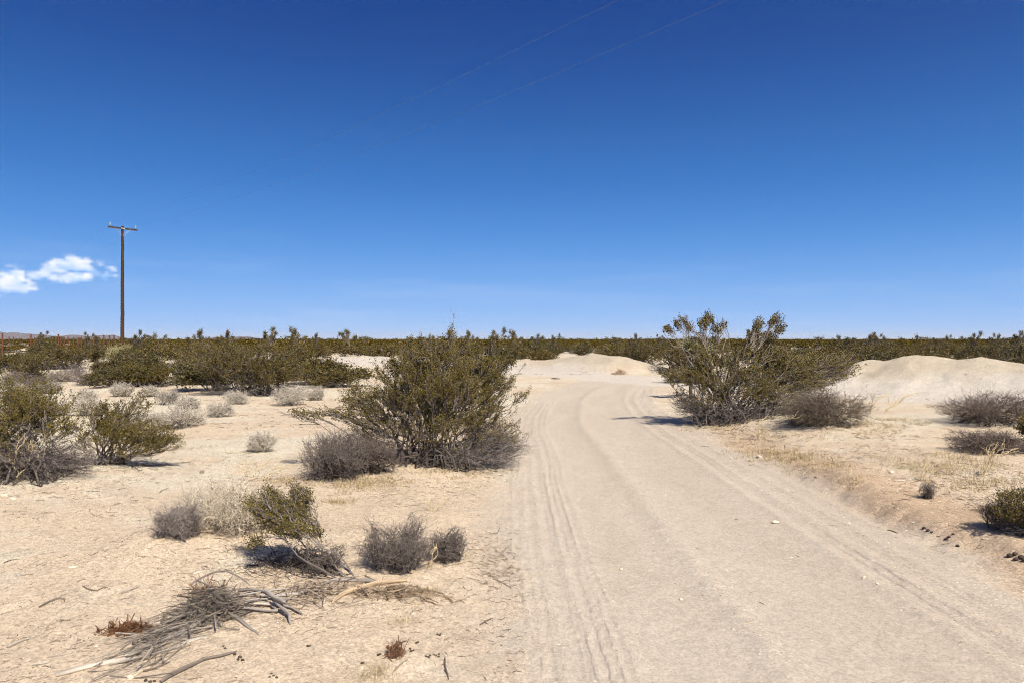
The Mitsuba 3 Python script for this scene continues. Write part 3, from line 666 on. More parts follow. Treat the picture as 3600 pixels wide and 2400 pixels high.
KINDS = {'creosote': ('creosote_bush', 'olive creosote bush', 'bush'), 'tall': ('creosote_bush', 'tall thin-topped creosote bush', 'bush'), 'grey': ('grey_shrub', 'leafless grey shrub', 'shrub'), 'pale': ('pale_shrub', 'pale straw-grey shrub', 'shrub')}
used = {'creosote_bush': COUNT['creosote_bush'], 'grey_shrub': 0, 'pale_shrub': COUNT['pale_shrub']}
def stand(kind, x, y, h, w, rot, lod, stuff=None):
    z = float(H(x, y)) if y < 300 else 0.0
    tw = T().translate([float(x), float(y), z - .02]).rotate([0, 0, 1], float(rot)).scale([float(w), float(w), float(h)])
    ps = PR[kind, lod]
    inst = {'type': 'instance', 'g': {'type': 'ref', 'id': ps[int(rng.integers(len(ps)))]}, 'to_world': tw}
    if stuff:
        STUFF[stuff] = STUFF.get(stuff, 0) + 1
        scene[f'{stuff}__{STUFF[stuff]:03d}'] = inst
        return
    name, lab, cat = KINDS[kind]
    k = key_of(name)
    scene[k] = inst
    zn = zone(x / y * F + CX, y)
    dist = 'near scrub' if y < 40 else 'scrub'
    tag(k, f'{lab} in {dist} {zn}', cat, f'{lab}es in {dist} {zn}' if lab.endswith('bush') else f'{lab}s in {dist} {zn}')
STUFF = {}

def pick(x, y):
    v = float(n2(x, y, 14, 40)) + rng.normal() * .16
    left = x / y * F + CX < 1250 and y < 90
    return 'creosote' if v < (-.03 if left else .05) else ('grey' if rng.random() < .6 else 'pale')

near_pts = sorted([p for p in scatter(12, 92, 2.75) if clear_of(*p)], key=lambda p: math.hypot(*p))
budget = {'creosote_bush': 278, 'grey_shrub': 298, 'pale_shrub': 265}
for x, y in near_pts:
    kind = pick(x, y)
    h = rng.uniform(.75, 1.42) if kind == 'creosote' else rng.uniform(.45, .85)
    if kind == 'creosote' and rng.random() < (.14 if x / y * F + CX > 1250 else .07): kind, h = 'tall', rng.uniform(1.1, 1.5)
    if x / y * F + CX < 425:
        h = min(h, .8 if y < 32 else rng.uniform(.28, .45))      # low growth before the fence
        if kind == 'tall': kind = 'creosote'
        if kind == 'creosote' and rng.random() < .35: kind = 'grey'
    w = (rng.uniform(1.0, 1.7) if kind in ('creosote', 'tall') else rng.uniform(.6, 1.1))
    nm = KINDS[kind][0]
    stuff = None
    if budget[nm] <= 0: stuff = 'distant_scrub'
    budget[nm] -= 1
    stand(kind, x, y, h, w, rng.uniform(0, 360), 1 if y < 42 else 2, stuff)
print('near', len(near_pts), budget)
for y0, y1, sp, lod, s in ((92, 190, 4.0, 3, 1.0), (190, 480, 7.6, 3, 1.5), (480, 1100, 17, 3, 2.4)):
    for x, y in scatter(y0, y1, sp):
        kind = pick(x, y)
        h = min(rng.uniform(.9, 1.45) * (1 + .03 * s), 1.5) if kind == 'creosote' else rng.uniform(.5, .9)
        if x / y * F + CX < 425 and y < 140: h = min(h, .55)
        if kind == 'creosote' and h > .85 and rng.random() < .13: kind, h = 'tall', rng.uniform(1.15, 1.65)
        stand(kind, x, y, h, rng.uniform(1.0, 1.8) * s, rng.uniform(0, 360), lod, 'distant_scrub')
tag('distant_scrub', 'far olive scrub covering the plain to the horizon', 'scrub', kind='stuff')
print('stuff', STUFF)

# tall bushes that stand out against the sky, each at its own place along the horizon
for px, d, top, lab in [(492, 48, 1166, 'sprawling thin-topped creosote just right of the utility pole'), (700, 40, 1160, 'wispy tall creosote with a broad top halfway to the tree yucca'), (800, 42, 1164, 'tall dark-topped creosote left of the tree yucca'),
                        (1035, 36, 1152, 'tall thin creosote just right of the tree yucca'), (1110, 55, 1172, 'slim tall creosote left of the forked yucca'), (1730, 30, 1160, 'open tall creosote with bare stems right behind the large middle bush'), (1805, 46, 1158, 'grey-stemmed tall creosote at the left end of the middle sand bank'),
                        (2950, 60, 1176, 'tall creosote far behind the left end of the right sand bank'), (3100, 52, 1172, 'thin-topped creosote on the skyline above the right sand bank'), (3590, 30, 1160, 'tall creosote on the skyline at the right edge'), (330, 52, 1172, 'leaning thin creosote on the skyline left of the utility pole'), (140, 60, 1168, 'thin creosote on the skyline between the first fence posts'),
                        (1648, 38, 1168, 'wispy creosote top just behind the right shoulder of the large middle bush'), (1940, 60, 1176, 'thin creosote on the skyline above the dip of the middle sand bank'), (2235, 46, 1174, 'broad thin-topped creosote on the skyline above the right end of the middle bank'),
                        (2330, 70, 1178, 'small skyline creosote just left of the tall sprigs of the right bush'), (3060, 44, 1170, 'pale-stemmed creosote on the skyline where the right sand bank begins'), (3330, 62, 1176, 'skyline creosote above the dip between the two humps'), (3420, 40, 1168, 'ragged creosote on the skyline above the second hump'), (3510, 52, 1172, 'thin creosote on the skyline left of the tall one at the right edge')]:
    x, y = (px - CX) / F * d, d
    if float(poly_dist(np.array(x), np.array(y), CROSS)[0]) < 2.8: y += 8; x = (px - CX) / F * y
    h = (CAMZ + (HY - top) / F * y) / 1.36
    stand('tall', x, y, h, h * .8, px * 7 % 360, 1)
    k = f"creosote_bush_{COUNT['creosote_bush']:03d}"
    tag(k, lab, 'bush')

# ------------------------------------------------------------------ yuccas
def spikes(mesh, c, axis, n, L, w, rng, c0, c1, lo=-.3, hi=1.0):
    axis = np.asarray(axis, float) / np.linalg.norm(axis)
    d = unit(rng.normal(size=(n * 4, 3)))
    d = d[(d @ axis > lo) & (d @ axis < hi)][:n]
    s = unit(np.cross(d, axis + rng.normal(size=d.shape) * .1))
    LL = L * (.75 + .4 * rng.random((len(d), 1)))
    o = c + d * L * .05
    up = np.cross(s, d)
    v = np.stack([o - s * w, o + s * w, o + d * LL, o + d * LL * .3 + up * w * .8], 1)
    k = np.arange(len(d))[:, None] * 4
    col = np.array(c0) + (np.array(c1) - np.array(c0)) * rng.random((len(d), 1))
    mesh.add(v.reshape(-1, 3), np.vstack([k + [0, 3, 2], k + [3, 1, 2]]), np.repeat(col, 4, 0))

def tree_yucca(px, d, arms, seed, label):
    """arms: (px, py) of each leaf head, the trunk rising from the ground at px"""
    rng = np.random.default_rng(seed)
    x0 = (px - CX) / F * d
    z0 = float(H(x0, d))
    k = key_of('tree_yucca')
    heads = [np.array([(a - CX) / F * d, d + rng.uniform(-.5, .5), CAMZ + (HY - b) / F * d]) for a, b, _ in arms]
    top = max(h[2] for h in heads)
    tr = Mesh()
    fork = np.array([x0, d, z0 + (top - z0) * .42])
    t = np.linspace(0, 1, 7)[:, None]
    P = np.array([x0, d, z0 - .05]) * (1 - t) + fork * t + rng.normal(size=(7, 3)) * .03
    tubes(tr, P[None], np.linspace(.19, .13, 7)[None], 8, np.array([[.17, .135, .105]]))
    scene[f'{k}__trunk'] = tr.ply('wood', smooth=True)
    for i, (h, (a, b, L)) in enumerate(zip(heads, arms)):
        m = Mesh()
        q = bez(fork[None], unit(np.array([[h[0] - fork[0], 0, .8 * abs(h[2] - fork[2]) + .1]])), h[None], 7, rng, .01)
        tubes(m, q, np.linspace(.12, .085, 7)[None], 7, np.array([[.17, .14, .11]]))
        ax = unit(q[0, -1] - q[0, -2])
        for s in np.linspace(.45, .95, 4):
            j = q[0, int(s * 6)]
            spikes(m, j, -ax, 34, L * .7, .018, rng, (.22, .18, .12), (.36, .30, .20), -.2, .9)
        suf = '' if i == 0 else f'_{i:03d}'
        scene[f'{k}__limb{suf}'] = m.ply('wood')
        g = Mesh()
        spikes(g, h, ax, 110, L, .022, rng, (.09, .10, .045), (.20, .20, .11), -.45, 1.0)
        scene[f'{k}__leaf_head{suf}'] = g.ply('leaf')
    tag(k, label, 'tree')

tree_yucca(953, 80, [(957, 1161, .55), (934, 1173, .42), (972, 1173, .42), (930, 1186, .45), (948, 1187, .4)], 401, 'tree yucca with several spiky heads on the skyline right of the low brown hill')
tree_yucca(1226, 95, [(1219, 1166, .55), (1222, 1172, .5), (1198, 1176, .55), (1207, 1176, .4)], 402, 'forked tree yucca with slanting limbs on the skyline left of the middle bush')
tree_yucca(1252, 110, [(1248, 1188, .6), (1243, 1192, .5)], 403, 'short tree yucca with one head right of the forked one')
tree_yucca(1288, 120, [(1283, 1192, .55), (1292, 1192, .5)], 404, 'small twin-headed tree yucca nearest the large middle bush')

def rosette_yucca(px, py, d, L, seed, label):
    rng = np.random.default_rng(seed)
    x, z = (px - CX) / F * d, CAMZ + (HY - py) / F * d
    zg = float(H(x, d))
    k = key_of('rosette_yucca')
    m = Mesh()
    t = np.linspace(0, 1, 5)[:, None]
    tubes(m, (np.array([x, d, zg - .05]) * (1 - t) + np.array([x, d, z - .05]) * t)[None], np.full((1, 5), .05), 7, np.array([[.10, .085, .065]]))
    spikes(m, np.array([x, d, z - .15]), [0, 0, -1], 60, L * .8, .02, rng, (.20, .16, .11), (.33, .28, .19), -.1, .95)
    scene[f'{k}__trunk'] = m.ply('wood')
    g = Mesh()
    spikes(g, np.array([x, d, z]), [0, 0, 1], 120, L, .022, rng, (.10, .105, .04), (.27, .26, .13), -.25, 1)
    scene[f'{k}__leaf_head'] = g.ply('leaf')
    tag(k, label, 'yucca')
rosette_yucca(2428, 1222, 19.5, .42, 411, 'spiky green yucca rosette behind the right creosote, the left of two')
rosette_yucca(2472, 1230, 19.9, .40, 412, 'spiky green yucca rosette behind the right creosote, the right of two')

# ------------------------------------------------------------------ fence posts
scene['rust'] = {'type': 'principled', 'base_color': proc(lambda p, n, uv: mix((.15, .048, .026), (.075, .033, .022), fbm(p.x * 9, p.y * 9, p.z * 6, 3))), 'roughness': .85}
POSTS = [(38, 325, 78), (148, 375, 120), (210, 380, 135), (488, 340, 84), (545, 390, 118), (870, 390, 122), (922, 335, 86), (955, 378, 108), (1008, 380, 100), (1075, 372, 116), (1160, 388, 106), (1230, 385, 110), (1283, 375, 98), (1345, 372, 92), (1378, 340, 80), (1402, 375, 76), (1472, 385, 72), (1560, 378, 78), (1640, 350, 84), (1722, 352, 88), (1795, 350, 92)]
ROW = ['first from the left border', 'second from the left', 'third from the left, far off', 'fourth from the left, standing taller', 'fifth from the left, barely above the scrub', 'sixth from the left, low', 'seventh from the left, tall', 'eighth from the left', 'ninth from the left', 'tenth from the left', 'eleventh from the left', 'twelfth from the left', 'ninth from the right', 'eighth from the right', 'seventh from the right, tallest of its cluster', 'sixth from the right, close beside the tallest', 'fifth from the right, nearest of all', 'fourth from the right', 'third from the right', 'second from the right, darkest', 'last on the right before the pole']
for i, (zx, zy, d) in enumerate(POSTS):
    px, top = zx / 4.48, 1100 + zy / 4.48
    x = (px - CX) / F * d
    z0, z1 = float(H(x, d)), CAMZ + (HY - top) / F * d
    k = key_of('fence_post')
    c = trimesh.creation.cylinder(.075, z1 - z0 + .4, sections=10)
    c.apply_translation([0, 0, (z1 - z0 + .4) / 2 - .4])
    c.apply_transform(trimesh.transformations.rotation_matrix(math.radians(math.sin(i * 4.1) * 1.2), [0, 1, 0]))
    c.apply_translation([x, d, z0])
    scene[k] = mikit.ply(c, 'rust', smooth=40)
    tag(k, f'rusty steel fence post, {ROW[i]}', 'post', 'rusty fence posts at the left')

# ------------------------------------------------------------------ utility pole and its lines
scene['pole_wood'] = {'type': 'diffuse', 'reflectance': proc(lambda p, n, uv: mix((.040, .024, .016), (.115, .066, .040), fbm(p.x * 14, p.y * 14, p.z * 1.1, 4)))}
scene['porcelain'] = {'type': 'principled', 'base_color': {'type': 'rgb', 'value': (.36, .42, .47)}, 'roughness': .2, 'specular': .6}
scene['galvanised'] = {'type': 'roughconductor', 'alpha': .35, 'specular_reflectance': {'type': 'rgb', 'value': (.75, .75, .75)}}
scene['wire'] = {'type': 'diffuse', 'reflectance': {'type': 'rgb', 'value': (.17, .19, .23)}}
scene['dark_steel'] = {'type': 'principled', 'base_color': {'type': 'rgb', 'value': (.12, .11, .10)}, 'roughness': .6}
PD = 65.0
pxx, pz0 = (430 - CX) / F * PD, float(H((430 - CX) / F * PD, PD))
topz = CAMZ + (HY - 796) / F * PD
kp = key_of('utility_pole')
tag(kp, 'tall brown wooden utility pole with one crossarm at the left', 'utility pole')
zz = np.linspace(-.5, topz - pz0, 26)
m = Mesh()
rp = np.random.default_rng(3)
tubes(m, np.stack([zz * .0026 + rp.normal(size=26) * .006, zz * 0, zz], 1)[None], np.linspace(.165, .105, 26)[None], 12, np.array([[.1, .06, .04]]))
cap = np.array([[zz[-1] * .0026 + .105 * math.cos(a), .105 * math.sin(a), zz[-1]] for a in np.linspace(0, 2 * np.pi, 12, endpoint=False)] + [[zz[-1] * .0026, 0, zz[-1] + .03]])
m.add(cap, np.array([[i, (i + 1) % 12, 12] for i in range(12)]), np.array([.1, .06, .04]))
PT = T().translate([pxx, PD, pz0])
scene[f'{kp}__pole'] = mikit.ply((np.vstack(m.v), np.vstack(m.f)), 'pole_wood', smooth=True, to_world=PT)
hz = CAMZ + (HY - 804.5) / F * PD - pz0
LD = np.array([38.5, -47.0]) / math.hypot(38.5, 47)                 # the run of the lines
AD = np.array([LD[1], -LD[0]]); AD = AD if AD[0] > 0 else -AD       # the arm lies square to it
aa = math.degrees(math.atan2(AD[1], AD[0]))
half = metres(74, PD) / 2 / abs(AD[0]) * .98
def part(name, mesh, bsdf, loc=(0, 0, 0), rx=0, smooth=35):
    M = PT @ T().translate([.03, 0, hz]).rotate([0, 0, 1], aa).rotate([0, 1, 0], 2.6).translate(list(loc))
    scene[f'{kp}__{name}'] = mikit.ply(mesh, bsdf, smooth=smooth, to_world=M)
part('crossarm', trimesh.creation.box([2 * half, .10, .13]), 'pole_wood', (0, -.16, 0), smooth=False)
def lathe(pts): return trimesh.creation.revolve(np.array(pts), sections=16)
ins = lathe([(0, 0), (.055, 0), (.075, .05), (.05, .07), (.07, .10), (.072, .13), (.045, .15), (.05, .19), (.03, .24), (0, .25)])
pin = trimesh.creation.cylinder(.014, .2, sections=8)
for i, s in enumerate((-1, 1)):
    su = '' if i == 0 else '_001'
    part('pin' + su, pin, 'dark_steel', (s * (half - .16), -.16, .13))
    part('insulator' + su, ins, 'porcelain', (s * (half - .16), -.16, .15))
    b0, b1 = np.array([s * .62, -.225, -.03]), np.array([s * .05, -.20, -.62])
    mm = Mesh(); tubes(mm, np.stack([b0, b1])[None], np.full((1, 2), .016), 6, np.array([[.2, .2, .2]]))
    part('brace' + su, (np.vstack(mm.v), np.vstack(mm.f)), 'galvanised', smooth=True)
part('bolt', trimesh.creation.cylinder(.022, .5, sections=8, transform=trimesh.transformations.rotation_matrix(math.pi / 2, [1, 0, 0])), 'galvanised', (0, -.05, 0))
part('bracket', trimesh.creation.box([.3, .02, .05]), 'galvanised', (.0, -.222, .0), smooth=False)

Mw = np.array((PT @ T().translate([.03, 0, hz]).rotate([0, 0, 1], aa).rotate([0, 1, 0], 2.6)).matrix, float)
for i, s in enumerate((-1, 1)):
    w0 = (Mw @ np.array([s * (half - .16), -.16, .40, 1]))[:3]
    pts = []
    for q in np.linspace(-95, 95, 120):
        L = 100.0
        a = abs(q) / L
        z = w0[2] - 4 * 1.75 * a * (1 - a)
        pts.append([w0[0] + LD[0] * q, w0[1] + LD[1] * q, z])
    m = Mesh(); tubes(m, np.array(pts)[None], np.full((1, 120), .0034), 6, np.array([[.6, .6, .6]]))
    k = key_of('power_line')
    scene[k] = mikit.ply((np.vstack(m.v), np.vstack(m.f)), 'wire', smooth=True)
    tag(k, ('upper left' if i == 0 else 'lower right') + ' of two thin bright power lines rising to the top of the sky', 'power line', 'power lines')

# ------------------------------------------------------------------ fallen wood
def zoom6(pts): return [(x * .4252, 1750 + y * .4252) for x, y in pts]
def zoom7(pts): return [(900 + x * .4464, 1700 + y * .4464) for x, y in pts]
def zoom8(pts): return [(2600 + x * .4464, 1500 + y * .4464) for x, y in pts]
GW, TAN, DRK, WHT = (.30, .27, .245), (.44, .335, .225), (.145, .12, .10), (.47, .425, .365)

def stick_mesh(pts, r, col, seed, lift=0.0, taper=.45, arch=0.0):
    r = r * .60
    rng = np.random.default_rng(seed)
    P = np.array([at(*p) for p in pts])
    s = np.concatenate([[0], np.cumsum(np.linalg.norm(np.diff(P, axis=0), axis=1))])
    n = max(6, int(s[-1] / .035))
    t = np.linspace(0, s[-1], n)
    from scipy.interpolate import PchipInterpolator
    Q = PchipInterpolator(s, P)(t)
    Q[:, :2] += (meshkit.noise(np.stack([t / .09, t * 0 + seed, t * 0], -1), seed)[:, None] - .5) * r * 1.6
    q = t / s[-1]
    R = r * (1 - taper * q) * (.85 + .4 * meshkit.noise(np.stack([t / .05, t * 0 + seed + 9, t * 0], -1), seed))
    R[0] *= .75; R[-1] *= .5
    Q[:, 2] = H(Q[:, 0], Q[:, 1]) + R * .75 + lift + arch * np.sin(q * np.pi)
    sd = 9
    m = Mesh()
    tubes(m, Q[None], R[None], sd, np.array([col]))
    v = m.v[0]
    i, j = np.divmod(np.arange(n * sd), sd)
    grain = meshkit.noise(np.stack([j * 1.7, i * .22, np.full(len(v), seed * 1.0)], -1), seed) - .5
    ctr = np.repeat(Q, sd, 0)
    v[:] = ctr + (v - ctr) * (1 + .35 * grain[:, None])
    c = np.clip(np.array(col) * (1 + 1.1 * grain[:, None] + rng.normal(size=(len(v), 1)) * .05), .02, .8)
    m.c[0] = c
    e0, e1 = Q[0], Q[-1]
    k0 = len(v)
    m.v[0] = np.vstack([v, e0, e1]); m.c[0] = np.vstack([c, [col, col]])
    jj = np.arange(sd); j1 = (jj + 1) % sd
    m.f[0] = np.vstack([m.f[0], np.stack([j1, jj, np.full(sd, k0)], 1), np.stack([(n - 1) * sd + jj, (n - 1) * sd + j1, np.full(sd, k0 + 1)], 1)])
    m.n = k0 + 2
    return m

def stick(name, pts, r, col, seed, label, forks=(), **kw):
    k = key_of(name)
    if forks:
        scene[f'{k}__stem'] = stick_mesh(pts, r, col, seed, **kw).ply('wood', smooth=True)
        for i, (fp, fr) in enumerate(forks):
            scene[f'{k}__fork' + ('' if i == 0 else f'_{i:03d}')] = stick_mesh(fp, fr, col, seed + 50 + i, **kw).ply('wood', smooth=True)
    else:
        scene[k] = stick_mesh(pts, r, col, seed, **kw).ply('wood', smooth=True)
    tag(k, label, 'branch' if r > .012 else 'stick')

stick('dead_branch', zoom6([(465, 1475), (560, 1455), (680, 1420), (800, 1390), (900, 1370), (1000, 1365), (1100, 1350), (1200, 1330), (1270, 1300), (1400, 1262), (1600, 1180), (1720, 1150)]), .021, WHT, 601, 'long pale weathered branch with a looped fork, nearest the bottom left',
      forks=[(zoom6([(1000, 1355), (1040, 1315), (1110, 1290), (1190, 1295), (1270, 1270)]), .017)])
stick('dead_branch', zoom6([(1330, 1529), (1450, 1460), (1580, 1395), (1680, 1345), (1800, 1320), (1920, 1285), (1960, 1272)]), .021, (.20, .17, .145), 602, 'straight dark grey branch running off the bottom edge at left')
stick('dead_branch', zoom6([(1830, 950), (1740, 990), (1600, 1080), (1450, 1160), (1300, 1215), (1060, 1295)]), .020, GW, 603, 'long grey branch sloping down left out of the brush pile', lift=.01)
stick('dead_branch', zoom6([(1830, 945), (1930, 985), (2020, 1040), (2080, 1090), (2125, 1132)]), .023, GW, 604, 'thick grey branch end pointing down right under the brush pile', taper=.6)
stick('dead_branch', zoom6([(1960, 775), (2090, 800), (2200, 860), (2270, 930), (2352, 985)]) + zoom7([(130, 980), (200, 1030), (285, 1105)]), .021, GW, 605, 'grey branch arching across the right side of the brush pile', arch=.07, taper=.3)
stick('dead_branch', zoom6([(1840, 915), (2000, 900), (2200, 905), (2330, 915)]) + zoom7([(170, 960)]), .020, WHT, 606, 'pale split branch lying level in the brush pile', lift=.015)
stick('dead_branch', zoom6([(1830, 890), (1960, 850), (2060, 815)]), .017, GW, 607, 'short grey branch leaning up right in the brush pile', lift=.03)
stick('dead_branch', zoom6([(1850, 930), (2040, 935), (2180, 950), (2300, 955)]) + zoom7([(100, 965), (240, 985), (380, 1040)]), .017, GW, 608, 'grey branch along the lower edge of the brush pile pointing right', lift=.01)
stick('dead_branch', zoom7([(945, 785), (830, 768), (700, 764), (600, 772), (520, 810), (430, 845), (330, 880), (140, 890), (0, 895)]), .024, (.33, .30, .275), 609, 'long crooked grey log below the leaning creosote branch', taper=.35)
stick('dead_branch', zoom7([(1190, 770), (1080, 780), (960, 797), (880, 815), (780, 842), (680, 882), (600, 945)]), .022, TAN, 610, 'curved tan log with peeled bark pointing at the road', taper=.15)
stick('dead_branch', zoom7([(740, 748), (650, 700), (540, 640), (440, 600), (340, 560)]), .016, (.27, .245, .235), 611, 'grey stem rising from the crooked log toward the leaning creosote', arch=.05, lift=.03)
def crop(pts): return [(527 + x * .874, 1617 + y * .874) for x, y in pts]
stick('dead_branch', crop([(285, 612), (360, 600), (470, 588), (600, 586)]), .014, GW, 641, 'slim grey branch across the middle of the brush pile', lift=.04)
stick('dead_branch', crop([(300, 596), (390, 575), (480, 560), (560, 548)]), .012, (.36, .33, .30), 642, 'slim pale branch at the upper right of the brush pile', lift=.05)
stick('dead_branch', crop([(250, 640), (180, 690), (90, 730), (0, 760)]), .014, GW, 643, 'slim grey branch running down left under the brush pile')
stick('dead_branch', crop([(160, 545), (230, 530), (320, 527), (400, 545)]), .011, (.20, .175, .155), 644, 'dark branch arching over the top of the brush pile', arch=.06, lift=.06)
stick('dead_branch', crop([(265, 700), (262, 640), (275, 560), (300, 530)]), .009, GW, 645, 'thin upright grey stem in the middle of the brush pile', lift=.03)
stick('stick', zoom6([(318, 905), (420, 857), (490, 832), (522, 840), (528, 865)]), .012, (.17, .14, .12), 612, 'hooked dark stick alone on the sand at left')
stick('stick', zoom6([(70, 1238), (160, 1192), (215, 1170), (272, 1165)]), .012, (.34, .30, .26), 613, 'split grey stick near the left border, below the hooked dark one')
stick('stick', zoom6([(1600, 632), (1640, 618), (1700, 605), (1780, 600)]), .011, WHT, 614, 'short bleached white stick on open sand above the brush pile')
stick('stick', zoom6([(1095, 1480), (1180, 1432)]), .016, (.55, .47, .36), 615, 'short cream stick beside the dark branch at the bottom left')
stick('stick', zoom6([(1180, 1440), (1260, 1420), (1330, 1390), (1392, 1360)]), .011, DRK, 616, 'dark twig continuing right from the cream stick')
stick('stick', zoom6([(245, 1392), (320, 1378), (412, 1365)]), .008, WHT, 617, 'thin pale stick left of the long pale branch')
stick('stick', zoom6([(380, 1325), (500, 1305), (600, 1285)]), .006, (.3, .26, .22), 618, 'thin straight grey twig above the long pale branch')
stick('stick', zoom6([(1020, 868), (1090, 878), (1170, 886)]), .007, WHT, 619, 'thin pale stick at the left fringe of the brush pile')
stick('stick', zoom6([(1000, 795), (1080, 765), (1160, 730)]), .006, GW, 620, 'thin grey twig above the left fringe of the brush pile')
stick('stick', zoom6([(680, 730), (800, 770), (850, 745), (915, 735)]), .008, DRK, 621, 'dark bent twig on the sand left of the brush pile')
stick('stick', zoom6([(30, 540), (90, 515), (165, 508)]), .007, DRK, 622, 'thin dark twig near the left border')
stick('stick', zoom6([(1250, 1045), (1400, 1035), (1600, 1045)]), .013, WHT, 623, 'bleached stick lying along the left part of the brush pile')
stick('stick', zoom7([(1145, 868), (1215, 915)]), .009, WHT, 624, 'small white stick right of the tan log')
stick('stick', zoom7([(1490, 1375), (1483, 1440), (1500, 1490), (1518, 1545)]), .008, (.10, .085, .075), 625, 'forked charred twig at the bottom near the road edge', forks=[(zoom7([(1478, 1470), (1500, 1500), (1512, 1540)]), .006)])
stick('stick', zoom7([(1085, 1480), (1120, 1445), (1195, 1385)]), .009, (.34, .27, .2), 626, 'brown twig beside the dry tuft at the bottom')
stick('stick', zoom7([(1125, 1285), (1150, 1255), (1195, 1238)]), .011, DRK, 627, 'short dark stick above the dry tuft at the bottom')
stick('stick', zoom7([(1865, 752), (1940, 780), (2015, 825)]), .006, DRK, 628, 'thin dark twig at the edge of the road beside the litter')
stick('stick', zoom7([(1830, 395), (1890, 395), (1915, 340)]), .007, DRK, 629, 'bent dark twig at the road edge behind the litter')
stick('stick', zoom7([(1770, 1112), (1800, 1092), (1860, 1062)]), .008, DRK, 630, 'dark forked twig at the road edge in front of the litter', forks=[(zoom7([(1800, 1092), (1830, 1110)]), .005)])
stick('stick', zoom8([(1225, 430), (1320, 422), (1430, 413)]), .014, WHT, 631, 'bleached stick on the right verge beside the lone bare shrub')
stick('stick', zoom8([(1168, 815), (1205, 822), (1250, 838)]), .014, (.2, .17, .11), 632, 'flat dark chip of wood at the right edge of the road')
stick('stick', [(1940, 1331), (1955, 1331.5), (1970, 1332)], .045, (.07, .055, .045), 633, 'dark stick lying on the crossing road beyond the bend')
stick('stick', [(559, 1733), (575, 1722), (592, 1714)], .013, (.3, .26, .22), 634, 'small grey stick on sand left of the pale straw shrub')

def heap(name, pxa, pya, wx, wy, hgt, n, length, r, wood, seed, label, cat, flat=.35, bias=None):
    """a loose heap of twigs as one thing"""
    rng = np.random.default_rng(seed)
    b = at(pxa, pya)
    sx, sy = metres(wx, b[1]) / 2, wy / 2
    m = Mesh()
    c = rng.normal(size=(n, 2)) * .5 * [sx, sy] + b[:2]
    ang = rng.normal(size=n) * (.6 if bias is not None else 9) + (bias or 0)
    d = np.stack([np.cos(ang), np.sin(ang), rng.normal(size=n) * flat], 1)
    L = length * (.35 + rng.random((n, 1)) * 1.1)
    z = H(c[:, 0], c[:, 1]) + rng.random(n) ** 2 * hgt * np.exp(-(((c[:, 0] - b[0]) / sx) ** 2 + ((c[:, 1] - b[1]) / sy) ** 2)) + r
    p = np.column_stack([c, z])
    a, e = p - d * L / 2, p + d * L / 2
    mid = p + rng.normal(size=p.shape) * L * .07
    P = np.stack([a, mid, e], 1)
    P[..., 2] = np.maximum(P[..., 2], H(P[..., 0], P[..., 1]) + r * .4)
    c0, c1 = np.array(wood[0]), np.array(wood[1])
    tubes(m, P, r * np.array([1, .8, .45]) * (.4 + 1.9 * rng.random((n, 1)) ** 3), 4, c0 + (c1 - c0) * rng.random((n, 1)))
    k = key_of(name)
    scene[k] = m.ply('wood')
    tag(k, label, cat)

heap('brush_pile', 740, 2160, 230, .40, .15, 620, .17, .0026, ((.065, .054, .047), (.29, .25, .21)), 701, 'tangled pile of dead grey brushwood in the left foreground', 'brushwood')
heap('brush_pile', 610, 2225, 190, 1.0, .06, 300, .26, .0024, ((.11, .092, .08), (.36, .315, .265)), 702, 'drift of long thin grey twigs trailing down left from the brush pile', 'brushwood', bias=1.05, flat=.10)
heap('brush_pile', 1080, 2085, 380, .5, .05, 260, .15, .0025, ((.13, .10, .08), (.40, .33, .26)), 703, 'loose brown twigs around the crooked grey log', 'brushwood', flat=.2)
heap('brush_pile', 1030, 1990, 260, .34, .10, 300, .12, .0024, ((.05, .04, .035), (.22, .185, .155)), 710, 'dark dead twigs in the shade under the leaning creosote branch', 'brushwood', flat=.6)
heap('dry_clump', 455, 2222, 170, .11, .045, 420, .05, .0026, ((.09, .045, .024), (.20, .10, .052)), 704, 'rust-brown withered clump of twigs left of the brush pile', 'clump', flat=.8)
heap('dry_clump', 730, 2085, 130, .16, .08, 130, .09, .0022, ((.15, .075, .04), (.32, .19, .11)), 705, 'reddish dry twig clump above the brush pile', 'clump', flat=.8)
heap('dry_clump', 1390, 2300, 60, .10, .05, 120, .07, .0022, ((.11, .06, .038), (.24, .14, .09)), 706, 'small reddish-brown dry clump at the bottom near the dark lumps', 'clump', flat=.8)
heap('dry_clump', 2178, 1302, 40, .7, .16, 160, .22, .010, ((.36, .26, .18), (.50, .39, .28)), 707, 'brown dry tuft stuck on the face of the middle sand bank', 'clump', flat=.8)
heap('dry_clump', 2160, 1277, 28, .4, .15, 120, .22, .012, ((.22, .17, .13), (.40, .32, .25)), 708, 'greyish dry tuft near the crest of the middle sand bank', 'clump', flat=.5)
heap('brush_pile', 1380, 2085, 380, .26, .03, 300, .10, .0026, ((.12, .085, .06), (.38, .29, .2)), 709, 'bark and twig debris in front of the bare shrubs by the road', 'brushwood', flat=.25)

